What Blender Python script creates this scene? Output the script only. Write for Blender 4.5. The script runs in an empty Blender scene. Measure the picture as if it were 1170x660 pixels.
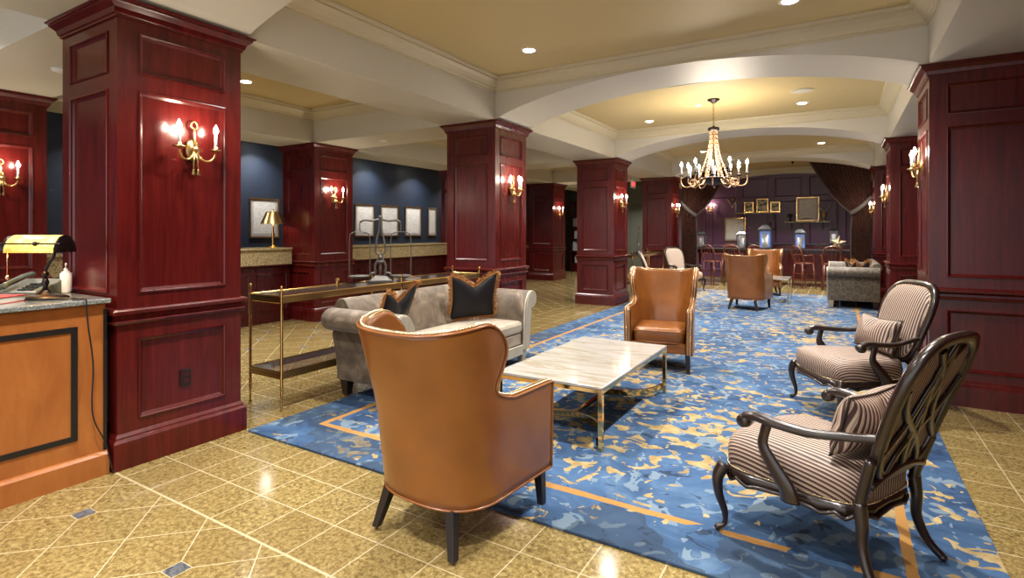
import bpy, bmesh, math, random
from mathutils import Vector, Matrix
random.seed(7)
PI = math.pi
S = bpy.context.scene
C = S.collection
sin, cos = math.sin, math.cos

# ------------------------------------------------------------------ materials
def mat(name, col, rough=.5, metal=0., spec=None, coat=0., emis=None, estr=0., trans=0., ior=None, alpha=1.):
    m = bpy.data.materials.new(name); m.use_nodes = True
    b = m.node_tree.nodes['Principled BSDF']
    b.inputs['Base Color'].default_value = (*col, 1)
    b.inputs['Roughness'].default_value = rough
    b.inputs['Metallic'].default_value = metal
    if spec is not None: b.inputs['Specular IOR Level'].default_value = spec
    if coat: b.inputs['Coat Weight'].default_value = coat; b.inputs['Coat Roughness'].default_value = .12
    if emis: b.inputs['Emission Color'].default_value = (*emis, 1); b.inputs['Emission Strength'].default_value = estr
    if trans: b.inputs['Transmission Weight'].default_value = trans
    if ior: b.inputs['IOR'].default_value = ior
    return m

class NT:
    """small node-tree helper"""
    def __init__(s, m): s.t = m.node_tree; s.b = s.t.nodes['Principled BSDF']
    def n(s, kind, **kw):
        x = s.t.nodes.new(kind)
        for k, v in kw.items(): setattr(x, k, v)
        return x
    def l(s, a, b): s.t.links.new(a, b)
    def coord(s, which='Object'): return s.n('ShaderNodeTexCoord').outputs[which]
    def mapping(s, vec, scale=(1, 1, 1), rot=(0, 0, 0), loc=(0, 0, 0)):
        x = s.n('ShaderNodeMapping'); s.l(vec, x.inputs[0])
        x.inputs['Scale'].default_value = scale; x.inputs['Rotation'].default_value = rot; x.inputs['Location'].default_value = loc
        return x.outputs[0]
    def noise(s, vec, scale, detail=3., rough=.5, dist=0.):
        x = s.n('ShaderNodeTexNoise'); s.l(vec, x.inputs['Vector'])
        x.inputs['Scale'].default_value = scale; x.inputs['Detail'].default_value = detail
        x.inputs['Roughness'].default_value = rough; x.inputs['Distortion'].default_value = dist
        return x.outputs['Fac']
    def ramp(s, fac, stops, interp='LINEAR'):
        x = s.n('ShaderNodeValToRGB'); s.l(fac, x.inputs[0]); r = x.color_ramp; r.interpolation = interp
        while len(r.elements) < len(stops): r.elements.new(.5)
        for e, (p, c) in zip(r.elements, stops):
            e.position = p; e.color = (*c, 1) if len(c) == 3 else c
        return x.outputs[0]
    def math(s, op, a, b=None, c=None):
        x = s.n('ShaderNodeMath', operation=op)
        for i, v in enumerate((a, b, c)):
            if v is None: continue
            if isinstance(v, (int, float)): x.inputs[i].default_value = v
            else: s.l(v, x.inputs[i])
        return x.outputs[0]
    def mix(s, fac, a, b):
        x = s.n('ShaderNodeMix', data_type='RGBA')
        for sock, v in ((x.inputs[0], fac), (x.inputs[6], a), (x.inputs[7], b)):
            if isinstance(v, (int, float)): sock.default_value = v
            elif isinstance(v, tuple): sock.default_value = (*v, 1)
            else: s.l(v, sock)
        return x.outputs[2]
    def color(s, c): s.l(c, s.b.inputs['Base Color'])
    def bump(s, h, strength=.2, dist=.01):
        x = s.n('ShaderNodeBump'); s.l(h, x.inputs['Height']); x.inputs['Strength'].default_value = strength
        x.inputs['Distance'].default_value = dist; s.l(x.outputs[0], s.b.inputs['Normal'])

def wood(name, c1, c2, rough=.3, coat=.4, gs=(14, 14, 1.2)):
    m = mat(name, c1, rough, coat=coat); t = NT(m)
    v = t.mapping(t.coord(), scale=gs)
    f = t.noise(v, 1.6, 5, .6, .6)
    f2 = t.noise(t.mapping(t.coord(), scale=(gs[0]*5, gs[1]*5, gs[2]*2)), 2, 3, .6)
    a = t.ramp(f, [(.3, c1), (.7, c2)])
    t.color(t.mix(t.math('MULTIPLY', f2, .35), a, tuple(x*.55 for x in c1)))
    return m

M = {}
M['mahog'] = wood('mahogany', (.055, .0035, .0036), (.115, .0085, .0070), .24, .0)
M['mahog_d'] = wood('mahogany_dark', (.034, .0030, .0034), (.066, .0058, .0052), .26, .0)
M['purple'] = wood('plum_stained_panelling', (.080, .030, .072), (.125, .050, .110), .4, .0)
M['maple'] = wood('amber_maple', (.30, .088, .018), (.42, .145, .033), .35, .3, (5, 5, 1.6))
M['shelfwood'] = wood('pale_shelf_wood', (.42, .32, .17), (.52, .42, .25), .4, .1)
M['black'] = mat('black_lacquer', (.008, .008, .009), .35)
M['darkwood'] = wood('espresso_wood', (.012, .006, .005), (.024, .012, .009), .28, .5)
M['barwood'] = wood('red_brown_chair_wood', (.10, .022, .012), (.17, .042, .02), .28, .5)
M['legwood'] = mat('ebonised_leg', (.012, .010, .012), .3)
M['plaster'] = mat('beam_paint', (.55, .525, .45), .55)
M['arch'] = mat('arch_paint', (.55, .53, .47), .5)
M['ceil'] = mat('ceiling_paint', (.54, .43, .21), .6)
M['crown'] = mat('crown_paint', (.55, .49, .34), .45)
M['white'] = mat('white_metal', (.75, .74, .72), .4)
M['brass'] = mat('polished_brass', (.72, .46, .16), .16, 1.)
M['obrass'] = mat('aged_brass', (.50, .34, .14), .3, 1.)
M['rosebrass'] = mat('copper_gilt', (.55, .34, .20), .32, 1.)
M['gold'] = mat('mirror_gold', (.80, .55, .24), .08, 1.)
M['nail'] = mat('pale_gold_nail', (.85, .68, .42), .22, 1.)
M['bronze'] = mat('dark_bronze', (.045, .035, .035), .35, .9)
M['iron'] = mat('grey_iron', (.13, .12, .11), .45, .7)
M['silver'] = wood('silver_leaf_wood', (.40, .36, .28), (.52, .47, .38), .35, .2)
M['candle'] = mat('candle_sleeve', (.72, .72, .74), .5)
M['bulb'] = mat('lit_bulb', (1, 1, 1), .3, emis=(1., .88, .72), estr=60)
M['lens'] = mat('lit_downlight', (1, 1, 1), .3, emis=(1., .95, .86), estr=14)
M['glass'] = mat('clear_glass', (.9, .93, .95), .05)
M['glass'].node_tree.nodes['Principled BSDF'].inputs['Alpha'].default_value = .05
M['paper'] = mat('document_paper', (.62, .62, .60), .7)
M['mount'] = mat('picture_mount', (.42, .40, .38), .7)
M['plastic'] = mat('phone_plastic', (.10, .12, .11), .35)
M['red'] = mat('red_book_cloth', (.42, .012, .025), .5)
M['page'] = mat('book_pages', (.7, .68, .6), .8)
M['outlet'] = mat('dark_outlet_plate', (.012, .006, .006), .35)
M['bluewall'] = mat('navy_paint', (.011, .019, .038), .55)
M['greenwall'] = mat('olive_grey_paint', (.075, .08, .062), .5)
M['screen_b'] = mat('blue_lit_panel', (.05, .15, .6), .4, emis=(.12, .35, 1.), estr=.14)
M['cushion_k'] = mat('black_satin', (.008, .007, .009), .55, spec=.25)
M['fringe'] = mat('copper_fringe', (.38, .17, .045), .8)
M['exit'] = mat('exit_red', (.7, .02, .03), .4, emis=(1., .05, .06), estr=2.2)
M['exitw'] = mat('exit_housing', (.72, .70, .68), .4)
M['beige'] = mat('beige_linen', (.44, .34, .27), .85)
M['star'] = mat('gilt_star', (.75, .60, .38), .35, .5)
M['books'] = mat('pale_bindings', (.42, .47, .55), .7)
M['rope'] = mat('bronze_trim', (.05, .04, .036), .6)

# leather
m = M['leather'] = mat('tan_leather', (.36, .115, .028), .3, coat=.35); t = NT(m)
n1 = t.noise(t.coord(), 3, 3); t.color(t.ramp(n1, [(.3, (.18, .058, .011)), (.7, (.26, .090, .018))]))
t.bump(t.noise(t.coord(), 160, 2), .08, .002)
# grey velvet
m = M['velvet'] = mat('grey_velvet', (.2, .17, .13), .62); t = NT(m)
t.b.inputs['Sheen Weight'].default_value = .25; t.b.inputs['Sheen Roughness'].default_value = .4
n1 = t.noise(t.coord(), 5, 4, .6, 1.2); t.color(t.ramp(n1, [(.35, (.075, .052, .034)), (.55, (.145, .105, .070)), (.72, (.27, .21, .145))]))
m = M['seatvelvet'] = mat('champagne_velvet', (.4, .32, .24), .55); t = NT(m)
n1 = t.noise(t.coord(), 4, 3, .6, 1); t.color(t.ramp(n1, [(.35, (.27, .21, .15)), (.7, (.46, .38, .28))]))
t.b.inputs['Sheen Weight'].default_value = .4
# damask velvet for the far sofa
m = M['damask'] = mat('damask_velvet', (.2, .17, .13), .6); t = NT(m)
v = t.mapping(t.coord(), scale=(1, 1, 1))
w = t.n('ShaderNodeTexVoronoi', feature='DISTANCE_TO_EDGE'); t.l(v, w.inputs['Vector']); w.inputs['Scale'].default_value = 7
nn = t.noise(v, 9, 2, .5, 2.5)
e = t.math('LESS_THAN', t.math('ABSOLUTE', t.math('SUBTRACT', nn, .5)), .03)
t.color(t.mix(t.math('MAXIMUM', t.math('LESS_THAN', w.outputs['Distance'], .035), e), (.095, .073, .052), (.19, .16, .12)))
# striped fabric
def stripes(name, axis):
    m = mat(name, (.4, .3, .25), .6); t = NT(m)
    if axis == 3:
        at = t.n('ShaderNodeAttribute'); at.attribute_name = 'girth'; src = at.outputs['Fac']
    else:
        sp = t.n('ShaderNodeSeparateXYZ'); t.l(t.coord(), sp.inputs[0]); src = sp.outputs[axis]
    x = t.math('ADD', t.math('MULTIPLY', src, 46.), 100.)
    fr = t.math('FRACT', x)
    a = t.ramp(fr, [(0, (.045, .018, .020)), (.44, (.050, .020, .022)), (.50, (.46, .35, .26)), (.70, (.52, .40, .30)), (.76, (.15, .075, .062)), (.82, (.38, .28, .215)), (.93, (.38, .28, .215)), (1., (.045, .018, .020))])
    t.color(a)
    return m
M['stripe'] = stripes('striped_satin', 0)
M['stripe_seat'] = stripes('striped_satin_seat', 3)
# curtain velvet
m = M['curtain'] = mat('bronze_brown_velvet', (.06, .028, .022), .5); t = NT(m)
n1 = t.noise(t.coord(), 22, 4, .7, 1.5); t.color(t.ramp(n1, [(.42, (.020, .007, .006)), (.6, (.080, .032, .022))]))
t.b.inputs['Specular IOR Level'].default_value = .15; t.b.inputs['Roughness'].default_value = .8
# marble
m = M['marble'] = mat('cream_marble', (.7, .66, .58), .08, coat=.5); t = NT(m)
v = t.mapping(t.coord(), scale=(.7, 5, 5), rot=(0, 0, .25))
n1 = t.noise(v, 1.6, 7, .65, .8); t.color(t.ramp(n1, [(.30, (.28, .235, .165)), (.42, (.39, .36, .30)), (.5, (.44, .425, .395)), (.6, (.33, .275, .19)), (.66, (.43, .415, .385))]))
# granite (counter + desk)
def granite(name, stops, sc=60, rough=.12):
    m = mat(name, stops[0][1], rough, coat=.3); t = NT(m)
    n1 = t.noise(t.coord(), sc, 5, .7); t.color(t.ramp(n1, stops)); return m
M['granite'] = granite('gold_granite', [(.38, (.16, .11, .05)), (.5, (.36, .28, .14)), (.64, (.55, .47, .30))])
M['granite_g'] = granite('grey_green_granite', [(.38, (.08, .09, .09)), (.55, (.22, .24, .23)), (.68, (.42, .44, .42))], 90)
# lattice brass gallery
m = M['gallery'] = mat('pierced_brass', (.6, .42, .18), .3, 1.); t = NT(m)
w = t.n('ShaderNodeTexWave', wave_type='BANDS'); t.l(t.mapping(t.coord(), scale=(1, 1, 1), rot=(.78, 0, 0)), w.inputs[0]); w.inputs['Scale'].default_value = 16; w.bands_direction = 'Y'
w2 = t.n('ShaderNodeTexWave', wave_type='BANDS'); t.l(t.mapping(t.coord(), rot=(-.78, 0, 0)), w2.inputs[0]); w2.inputs['Scale'].default_value = 16; w2.bands_direction = 'Y'
t.color(t.mix(t.math('MINIMUM', w.outputs['Fac'], w2.outputs['Fac']), (.16, .10, .04), (.80, .58, .26)))
# shelf / table glass with amber tint
M['tglass'] = mat('smoked_glass', (.06, .05, .05), .04, coat=.3)
tb = M['tglass'].node_tree.nodes['Principled BSDF']; tb.inputs['Alpha'].default_value = .45; tb.inputs['Metallic'].default_value = .0; tb.inputs['Specular IOR Level'].default_value = 1.
# stained glass lamp shade
m = M['amber'] = mat('amber_art_glass', (.9, .55, .12), .25, emis=(1., .55, .10), estr=.9); t = NT(m)
n1 = t.noise(t.coord(), 16, 3, .6, .5); c = t.ramp(n1, [(.3, (.75, .36, .05)), (.6, (1., .68, .2)), (.8, (1., .86, .5))]); t.color(c); t.l(c, t.b.inputs['Emission Color'])
# document
m = M['doc'] = mat('engraved_document', (.6, .6, .58), .6); t = NT(m)
sp = t.n('ShaderNodeSeparateXYZ'); t.l(t.coord('Object'), sp.inputs[0])
ln = t.math('GREATER_THAN', t.math('FRACT', t.math('MULTIPLY', sp.outputs[2], 28.)), .55)
nz = t.math('GREATER_THAN', t.noise(t.mapping(t.coord(), scale=(40, 40, 20)), 1, 2), .5)
t.color(t.mix(t.math('MULTIPLY', t.math('MULTIPLY', ln, nz), .55), (.66, .65, .62), (.30, .29, .27)))
m = M['sepia'] = mat('sepia_photograph', (.5, .46, .34), .5); t = NT(m)
t.color(t.ramp(t.noise(t.coord(), 9, 2, .5), [(.42, (.05, .045, .035)), (.5, (.45, .41, .29)), (.7, (.62, .58, .44))]))

# granite floor with tile joints
m = M['floor'] = mat('yellow_granite_floor', (.4, .3, .12), .10, coat=.25); t = NT(m)
co = t.coord('Object'); sp = t.n('ShaderNodeSeparateXYZ'); t.l(co, sp.inputs[0]); X, Y = sp.outputs[0], sp.outputs[1]
g1 = t.noise(co, 42, 5, .75, .6)
g2 = t.noise(co, 9, 3, .6)
base = t.ramp(g1, [(.36, (.048, .029, .010)), (.45, (.14, .094, .031)), (.54, (.275, .205, .078)), (.66, (.43, .345, .165))])
base = t.mix(t.math('MULTIPLY', g2, .5), base, (.30, .215, .075))
def line(co_, period, off, half):
    f = t.math('FRACT', t.math('ADD', t.math('DIVIDE', t.math('SUBTRACT', co_, off), period), 100.5))
    return t.math('LESS_THAN', t.math('ABSOLUTE', t.math('SUBTRACT', f, .5)), half/period)
def tileshade(a, b):   # each tile its own tone
    cx = t.math('FLOOR', a); cy = t.math('FLOOR', b)
    cb = t.n('ShaderNodeCombineXYZ'); t.l(cx, cb.inputs[0]); t.l(cy, cb.inputs[1])
    wn = t.n('ShaderNodeTexWhiteNoise'); t.l(cb.outputs[0], wn.inputs[0]); return wn.outputs[0]
sq = t.math('MAXIMUM', line(X, .3075, .87, .0035), line(Y, .29, 1.61, .0035))
sh_sq = tileshade(t.math('DIVIDE', t.math('SUBTRACT', X, .87), .3075), t.math('DIVIDE', t.math('SUBTRACT', Y, 1.61), .29))
def diag(ox, oy):
    U = t.math('ADD', X, Y); V = t.math('SUBTRACT', X, Y)
    l = t.math('MAXIMUM', line(U, .46, ox+oy, .0045), line(V, .46, ox-oy, .0045))
    sh = tileshade(t.math('DIVIDE', t.math('SUBTRACT', U, ox+oy), .46), t.math('DIVIDE', t.math('SUBTRACT', V, ox-oy), .46))
    # accent squares at every second crossing
    def acc(h):
        ms = []
        for (dx, dy) in ((0, 0), (.46, .46)):
            fx = t.math('ABSOLUTE', t.math('SUBTRACT', t.math('FRACT', t.math('ADD', t.math('DIVIDE', t.math('SUBTRACT', X, ox+dx), .92), 100.5)), .5))
            fy = t.math('ABSOLUTE', t.math('SUBTRACT', t.math('FRACT', t.math('ADD', t.math('DIVIDE', t.math('SUBTRACT', Y, oy+dy), .92), 100.5)), .5))
            ms.append(t.math('LESS_THAN', t.math('MAXIMUM', fx, fy), h/.92))
        return t.math('MAXIMUM', ms[0], ms[1])
    return l, acc(.042), acc(.047), sh
dA = diag(-3.44, 1.29); dB = diag(-6.42, 4.17)
front = t.math('LESS_THAN', Y, 1.61)
bayx = t.math('MULTIPLY', t.math('LESS_THAN', X, -4.75), t.math('GREATER_THAN', X, -7.4))
border = t.math('LESS_THAN', t.math('ABSOLUTE', t.math('SUBTRACT', Y, 1.61)), .007)
def sel(a, b, c):      # a: square grid, b: front diagonals, c: bay diagonals
    x = t.math('ADD', t.math('MULTIPLY', a, t.math('SUBTRACT', 1., bayx)), t.math('MULTIPLY', c, bayx))
    return t.math('ADD', t.math('MULTIPLY', x, t.math('SUBTRACT', 1., front)), t.math('MULTIPLY', b, front))
grout = t.math('MAXIMUM', sel(sq, t.math('MAXIMUM', dA[0], dA[2]), t.math('MAXIMUM', dB[0], dB[2])), border)
shade = sel(sh_sq, dA[3], dB[3])
dark = sel(t.math('MULTIPLY', sq, 0.), dA[1], dB[1])
base = t.mix(t.math('MULTIPLY', shade, .38), base, (.17, .11, .038))
c = t.mix(t.math('MULTIPLY', grout, .5), base, (.52, .44, .28))
blk = t.ramp(g1, [(.4, (.02, .022, .025)), (.62, (.12, .13, .15))])
t.color(t.mix(dark, c, blk))
t.l(t.math('ADD', t.math('MULTIPLY', grout, .4), t.math('ADD', .07, t.math('MULTIPLY', g1, .10))), t.b.inputs['Roughness'])

# rug
m = M['rug'] = mat('blue_patterned_carpet', (.05, .12, .3), .95, spec=.15); t = NT(m)
co = t.coord('Object'); sp = t.n('ShaderNodeSeparateXYZ'); t.l(co, sp.inputs[0]); X, Y = sp.outputs[0], sp.outputs[1]
big = t.noise(co, .9, 4, .6, .5)
mid = t.noise(t.mapping(co, scale=(1, 1.5, 1)), 2.6, 5, .65, .8)
b1 = t.ramp(mid, [(.28, (.011, .022, .050)), (.40, (.022, .052, .120)), (.54, (.044, .093, .178)), (.70, (.11, .175, .26))])
b1 = t.mix(t.math('MULTIPLY', t.ramp(big, [(.42, (0, 0, 0)), (.6, (1, 1, 1))]), .35), b1, (.10, .20, .38))
# grey-blue floes
gr = t.noise(t.mapping(co, scale=(1.25, 1., 1), loc=(3, 7, 1)), 6.2, 2.6, .5, 1.0)
b2 = t.mix(t.math('MULTIPLY', t.math('GREATER_THAN', gr, .595), .8), b1, (.19, .255, .31))
dk = t.noise(t.mapping(co, scale=(1, 1.5, 1), loc=(13, 2, 5)), 6.6, 2.5, .5, .8)
b2 = t.mix(t.math('MULTIPLY', t.math('GREATER_THAN', dk, .66), .8), b2, (.020, .030, .055))
# gold flecks, denser to the middle of the rug
gd = t.noise(t.mapping(co, scale=(1., 1.25, 1), loc=(9, 4, 3)), 6.3, 2.6, .5, 1.1)
cx = t.math('ABSOLUTE', t.math('ADD', X, 1.6))
dens = t.math('MULTIPLY', t.math('SUBTRACT', t.noise(t.mapping(co, loc=(1, 8, 2)), .75, 2), .5), .42)
edge = t.math('ADD', t.math('MULTIPLY', t.math('MAXIMUM', t.math('SUBTRACT', cx, 1.3), 0.), .10), t.math('MULTIPLY', t.math('MAXIMUM', t.math('SUBTRACT', 3.4, Y), 0.), .10))
g = t.math('GREATER_THAN', t.math('SUBTRACT', t.math('ADD', gd, dens), edge), .572)
gold = t.ramp(t.noise(co, 14, 3), [(.35, (.30, .20, .07)), (.65, (.45, .34, .155))])
b3 = t.mix(g, b2, gold)
# charcoal wash along the edge
wash = t.math('MULTIPLY', t.math('MAXIMUM', t.math('LESS_THAN', Y, 2.80), t.math('LESS_THAN', X, -3.42)), t.math('GREATER_THAN', t.noise(t.mapping(co, loc=(5, 5, 5)), 1.3, 4, .7, .4), .5))
b3 = t.mix(t.math('MULTIPLY', wash, .6), b3, (.030, .042, .060))
# broken orange border line
lx0, lx1, ly0, ly1 = -3.42, .27, 2.83, 14.1
def near(c_, v, h): return t.math('LESS_THAN', t.math('ABSOLUTE', t.math('SUBTRACT', c_, v)), h)
inx = t.math('MULTIPLY', t.math('GREATER_THAN', X, lx0-.02), t.math('LESS_THAN', X, lx1+.02))
iny = t.math('MULTIPLY', t.math('GREATER_THAN', Y, ly0-.02), t.math('LESS_THAN', Y, ly1+.02))
wob = t.math('ADD', .012, t.math('MULTIPLY', t.noise(co, 5, 2), .028))
L1 = t.math('MULTIPLY', t.math('MAXIMUM', near(Y, ly0, wob), near(Y, ly1, wob)), inx)
L2 = t.math('MULTIPLY', t.math('MAXIMUM', near(X, lx0, wob), near(X, lx1, wob)), iny)
gap = t.math('GREATER_THAN', t.noise(t.mapping(co, loc=(2, 3, 9)), 2.0, 1), .36)
b4 = t.mix(t.math('MULTIPLY', t.math('MAXIMUM', L1, L2), gap), b3, (.42, .21, .05))
fz = t.noise(co, 240, 2, .6)
t.color(t.mix(t.math('MULTIPLY', fz, .35), b4, (.02, .03, .06)))
t.bump(fz, .5, .006)

# ------------------------------------------------------------------ mesh builder
class MB:
    def __init__(s): s.bm = bmesh.new()
    def v(s, p): return s.bm.verts.new(p)
    def f(s, vs):
        try: return s.bm.faces.new(vs)
        except ValueError: return None
    def box(s, x0, x1, y0, y1, z0, z1):
        vs = [s.v((x, y, z)) for z in (z0, z1) for x, y in ((x0, y0), (x1, y0), (x1, y1), (x0, y1))]
        for q in ((0, 3, 2, 1), (4, 5, 6, 7), (0, 1, 5, 4), (1, 2, 6, 5), (2, 3, 7, 6), (3, 0, 4, 7)): s.f([vs[i] for i in q])
        return s
    def hexa(s, bot, top):     # two quads
        a = [s.v(p) for p in bot]; b = [s.v(p) for p in top]
        s.f(a[::-1]); s.f(b)
        for i in range(4): s.f([a[i], a[(i+1) % 4], b[(i+1) % 4], b[i]])
        return s
    def grid(s, rows, closed_u=False, closed_v=False):
        vr = [[s.v(p) for p in r] for r in rows]
        nr, nc = len(vr), len(vr[0])
        for i in range(nr if closed_v else nr-1):
            for j in range(nc if closed_u else nc-1):
                s.f([vr[i][j], vr[i][(j+1) % nc], vr[(i+1) % nr][(j+1) % nc], vr[(i+1) % nr][j]])
        return vr
    def lathe(s, prof, c=(0, 0, 0), n=20, cap=True, axis='Z'):
        rows = []
        for r, z in prof:
            row = []
            for k in range(n):
                a = 2*PI*k/n; p = (r*cos(a), r*sin(a), z)
                if axis == 'X': p = (p[2], p[0], p[1])
                if axis == 'Y': p = (p[0], p[2], p[1])
                row.append((c[0]+p[0], c[1]+p[1], c[2]+p[2]))
            rows.append(row)
        vr = s.grid(rows, closed_u=True)
        if cap: s.f(vr[0][::-1]); s.f(vr[-1])
        return s
    def sph(s, c, r, n=10, sc=(1, 1, 1)):
        pr = [(max(r*sin(PI*k/(n//2+1)), r*.02), -r*cos(PI*k/(n//2+1))) for k in range(n//2+2)]
        rows = [[(c[0]+a*cos(2*PI*j/n)*sc[0], c[1]+a*sin(2*PI*j/n)*sc[1], c[2]+z*sc[2]) for j in range(n)] for a, z in pr]
        vr = s.grid(rows, closed_u=True); s.f(vr[0][::-1]); s.f(vr[-1]); return s
    def tube(s, pts, r, n=8, closed=False, flat=1., up=None):
        """r: number or list; flat: squash of the second axis"""
        pts = [Vector(p) for p in pts]; N = len(pts)
        rr = r if isinstance(r, (list, tuple)) else [r]*N
        rows = []; ref = None
        for i, p in enumerate(pts):
            a = pts[(i-1) % N] if (closed or i > 0) else p
            b = pts[(i+1) % N] if (closed or i < N-1) else p
            d = (b-a).normalized()
            if up is not None: ref = Vector(up)
            elif ref is None: ref = Vector((0, 0, 1)) if abs(d.z) < .9 else Vector((1, 0, 0))
            x = ref.cross(d)
            if x.length < 1e-4: x = Vector((1, 0, 0)).cross(d)
            x.normalize(); y = d.cross(x).normalized()
            if up is None: ref = y
            rows.append([tuple(p+x*(rr[i]*cos(2*PI*k/n))+y*(rr[i]*flat*sin(2*PI*k/n))) for k in range(n)])
        vr = s.grid(rows, closed_u=True, closed_v=closed)
        if not closed: s.f(vr[0][::-1]); s.f(vr[-1])
        return s
    def prism(s, poly, a0, a1, axis='Y', poly2=None):
        """poly in the plane across the axis: axis Y -> (x,z); X -> (y,z); Z -> (x,y)"""
        def P(p, a):
            return {'Y': (p[0], a, p[1]), 'X': (a, p[0], p[1]), 'Z': (p[0], p[1], a)}[axis]
        A = [s.v(P(p, a0)) for p in poly]; B = [s.v(P(p, a1)) for p in (poly2 or poly)]
        s.f(A[::-1]); s.f(B); n = len(A)
        for i in range(n): s.f([A[i], A[(i+1) % n], B[(i+1) % n], B[i]])
        return s
    def ring(s, x0, x1, y0, y1, prof, cap=False):
        """moulding run round a rectangle; prof = [(offset outwards, z)]"""
        rows = [[(x0-o, y0-o, z), (x1+o, y0-o, z), (x1+o, y1+o, z), (x0-o, y1+o, z)] for o, z in prof]
        vr = s.grid(rows, closed_u=True)
        if cap: s.f(vr[0][::-1]); s.f(vr[-1])
        return s
    def panelled(s, o, U, N, w, z0, z1, panels, dep=.016, mould=.035):
        """flat framed face with sunk moulded panels; o: corner at z=0; U: along; N: outward"""
        o, U, N = Vector(o), Vector(U), Vector(N)
        def P(u, z, d=0.): q = o+U*u+N*d; return (q.x, q.y, q.z+z)
        us = sorted({0., w, *[p[0] for p in panels], *[p[1] for p in panels]})
        zs = sorted({z0, z1, *[p[2] for p in panels], *[p[3] for p in panels]})
        for i in range(len(us)-1):
            for j in range(len(zs)-1):
                cu, cz = (us[i]+us[i+1])/2, (zs[j]+zs[j+1])/2
                if any(p[0] < cu < p[1] and p[2] < cz < p[3] for p in panels): continue
                s.f([s.v(P(us[i], zs[j])), s.v(P(us[i+1], zs[j])), s.v(P(us[i+1], zs[j+1])), s.v(P(us[i], zs[j+1]))])
        k = mould
        for (a, b, c, d) in panels:
            rows = []
            for ins, dp in ((0, 0), (0, .007), (k*.25, .009), (k*.4, .002), (k*.45, -dep*.5), (k*.9, -dep), (k, -dep)):
                rows.append([P(a+ins, c+ins, dp), P(b-ins, c+ins, dp), P(b-ins, d-ins, dp), P(a+ins, d-ins, dp)])
            vr = s.grid(rows, closed_u=True); s.f(vr[-1])
        return s
    def obj(s, name, m, parent=None, smooth=False, bevel=0., sub=0, loc=None, rot=None, solid=0.):
        bm = s.bm
        bmesh.ops.remove_doubles(bm, verts=bm.verts, dist=1e-5)
        bmesh.ops.recalc_face_normals(bm, faces=bm.faces)
        me = bpy.data.meshes.new(name); bm.to_mesh(me); bm.free()
        me.materials.append(m if not isinstance(m, str) else M[m])
        if smooth:
            for p in me.polygons: p.use_smooth = True
        o = bpy.data.objects.new(name, me); C.objects.link(o)
        if parent: o.parent = parent
        if loc: o.location = loc
        if rot: o.rotation_euler = rot
        if solid:
            x = o.modifiers.new('solid', 'SOLIDIFY'); x.thickness = solid; x.offset = 0
        if bevel:
            x = o.modifiers.new('bevel', 'BEVEL'); x.width = bevel; x.segments = 2; x.limit_method = 'ANGLE'; x.angle_limit = .6
            x.harden_normals = False
        if sub:
            x = o.modifiers.new('sub', 'SUBSURF'); x.levels = sub; x.render_levels = sub
        return o

def tag(o, label, cat, group=None):
    o['label'] = label; o['category'] = cat
    if group: o['group'] = group
    return o
def thing(name, label, cat, loc=(0, 0, 0), rz=0., group=None):
    o = bpy.data.objects.new(name, None); C.objects.link(o); o.empty_display_size = .1
    o.location = loc; o.rotation_euler = (0, 0, rz)
    return tag(o, label, cat, group)
def struct(o): o['kind'] = 'structure'; return o
kids = {}
def copy_tree(o, parent=None):
    c = o.copy(); C.objects.link(c)
    if parent: c.parent = parent
    for ch in [x for x in C.objects if x.parent == o]: copy_tree(ch, c)
    return c
def dup(o, loc, rz, label, group=None):
    c = copy_tree(o); c.location = loc; c.rotation_euler = (0, 0, rz); c['label'] = label
    if group: c['group'] = group
    return c
def bez(p0, p1, p2, p3, n=10):
    p0, p1, p2, p3 = map(Vector, (p0, p1, p2, p3))
    return [tuple(p0*(1-t)**3+p1*3*t*(1-t)**2+p2*3*t*t*(1-t)+p3*t**3) for t in [k/n for k in range(n+1)]]
def catmull(pts, n=6, closed=False):
    P = [Vector(p) for p in pts]; out = []; N = len(P)
    for i in range(N if closed else N-1):
        a = P[(i-1) % N] if (closed or i > 0) else P[i]
        b = P[i]; c = P[(i+1) % N]; d = P[(i+2) % N] if (closed or i+2 < N) else P[(i+1) % N]
        for k in range(n):
            t = k/n
            out.append(tuple(.5*((2*b)+(c-a)*t+(2*a-5*b+4*c-d)*t*t+(3*b-a-3*c+d)*t**3)))
    if not closed: out.append(tuple(P[-1]))
    return out
def rz_of(fx, fy): return math.atan2(-fx, fy)     # local +Y -> (fx,fy)
def light(kind, name, loc, energy, col=(1, .9, .78), size=.1, spot=None, rot=(0, 0, 0), blend=.6):
    l = bpy.data.lights.new(name, kind); l.energy = energy; l.color = col
    if kind == 'AREA': l.shape = 'DISK'; l.size = size; l.spread = math.radians(118)
    else: l.shadow_soft_size = size
    if spot: l.spot_size = spot; l.spot_blend = blend
    o = bpy.data.objects.new(name, l); C.objects.link(o); o.location = loc; o.rotation_euler = rot
    return o

# ------------------------------------------------------------------ room
H = 2.96; CZ = 3.47; YF = 19.2; XL = -9.5; XR = 1.95; YB = -3.2
ROWS = [1.60, 5.96, 10.32, 14.68]          # front faces of the column rows
RW = .88
struct(MB().box(XL-.2, XR+.2, YB, YF+.2, -.1, 0).obj('floor', 'floor'))
# ceiling slab
struct(MB().box(XL-.2, XR+.2, YB, YF+.2, CZ, CZ+.12).obj('ceiling', 'ceil'))
# reception lowered ceiling
struct(MB().box(XL, -8.27, YB, YF, 3.20, 3.28).obj('ceiling', 'plaster'))
tn = [0]
def trim(mb, m, **k):
    tn[0] += 1; return struct(mb.obj('trim_%d' % tn[0], m, **k))
# long beams over the column lines
for x0, x1 in ((-4.69, -3.86), (-8.27, -7.42), (.66, 1.5)):
    trim(MB().box(x0, x1, YB, YF, H, CZ), 'plaster')
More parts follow.
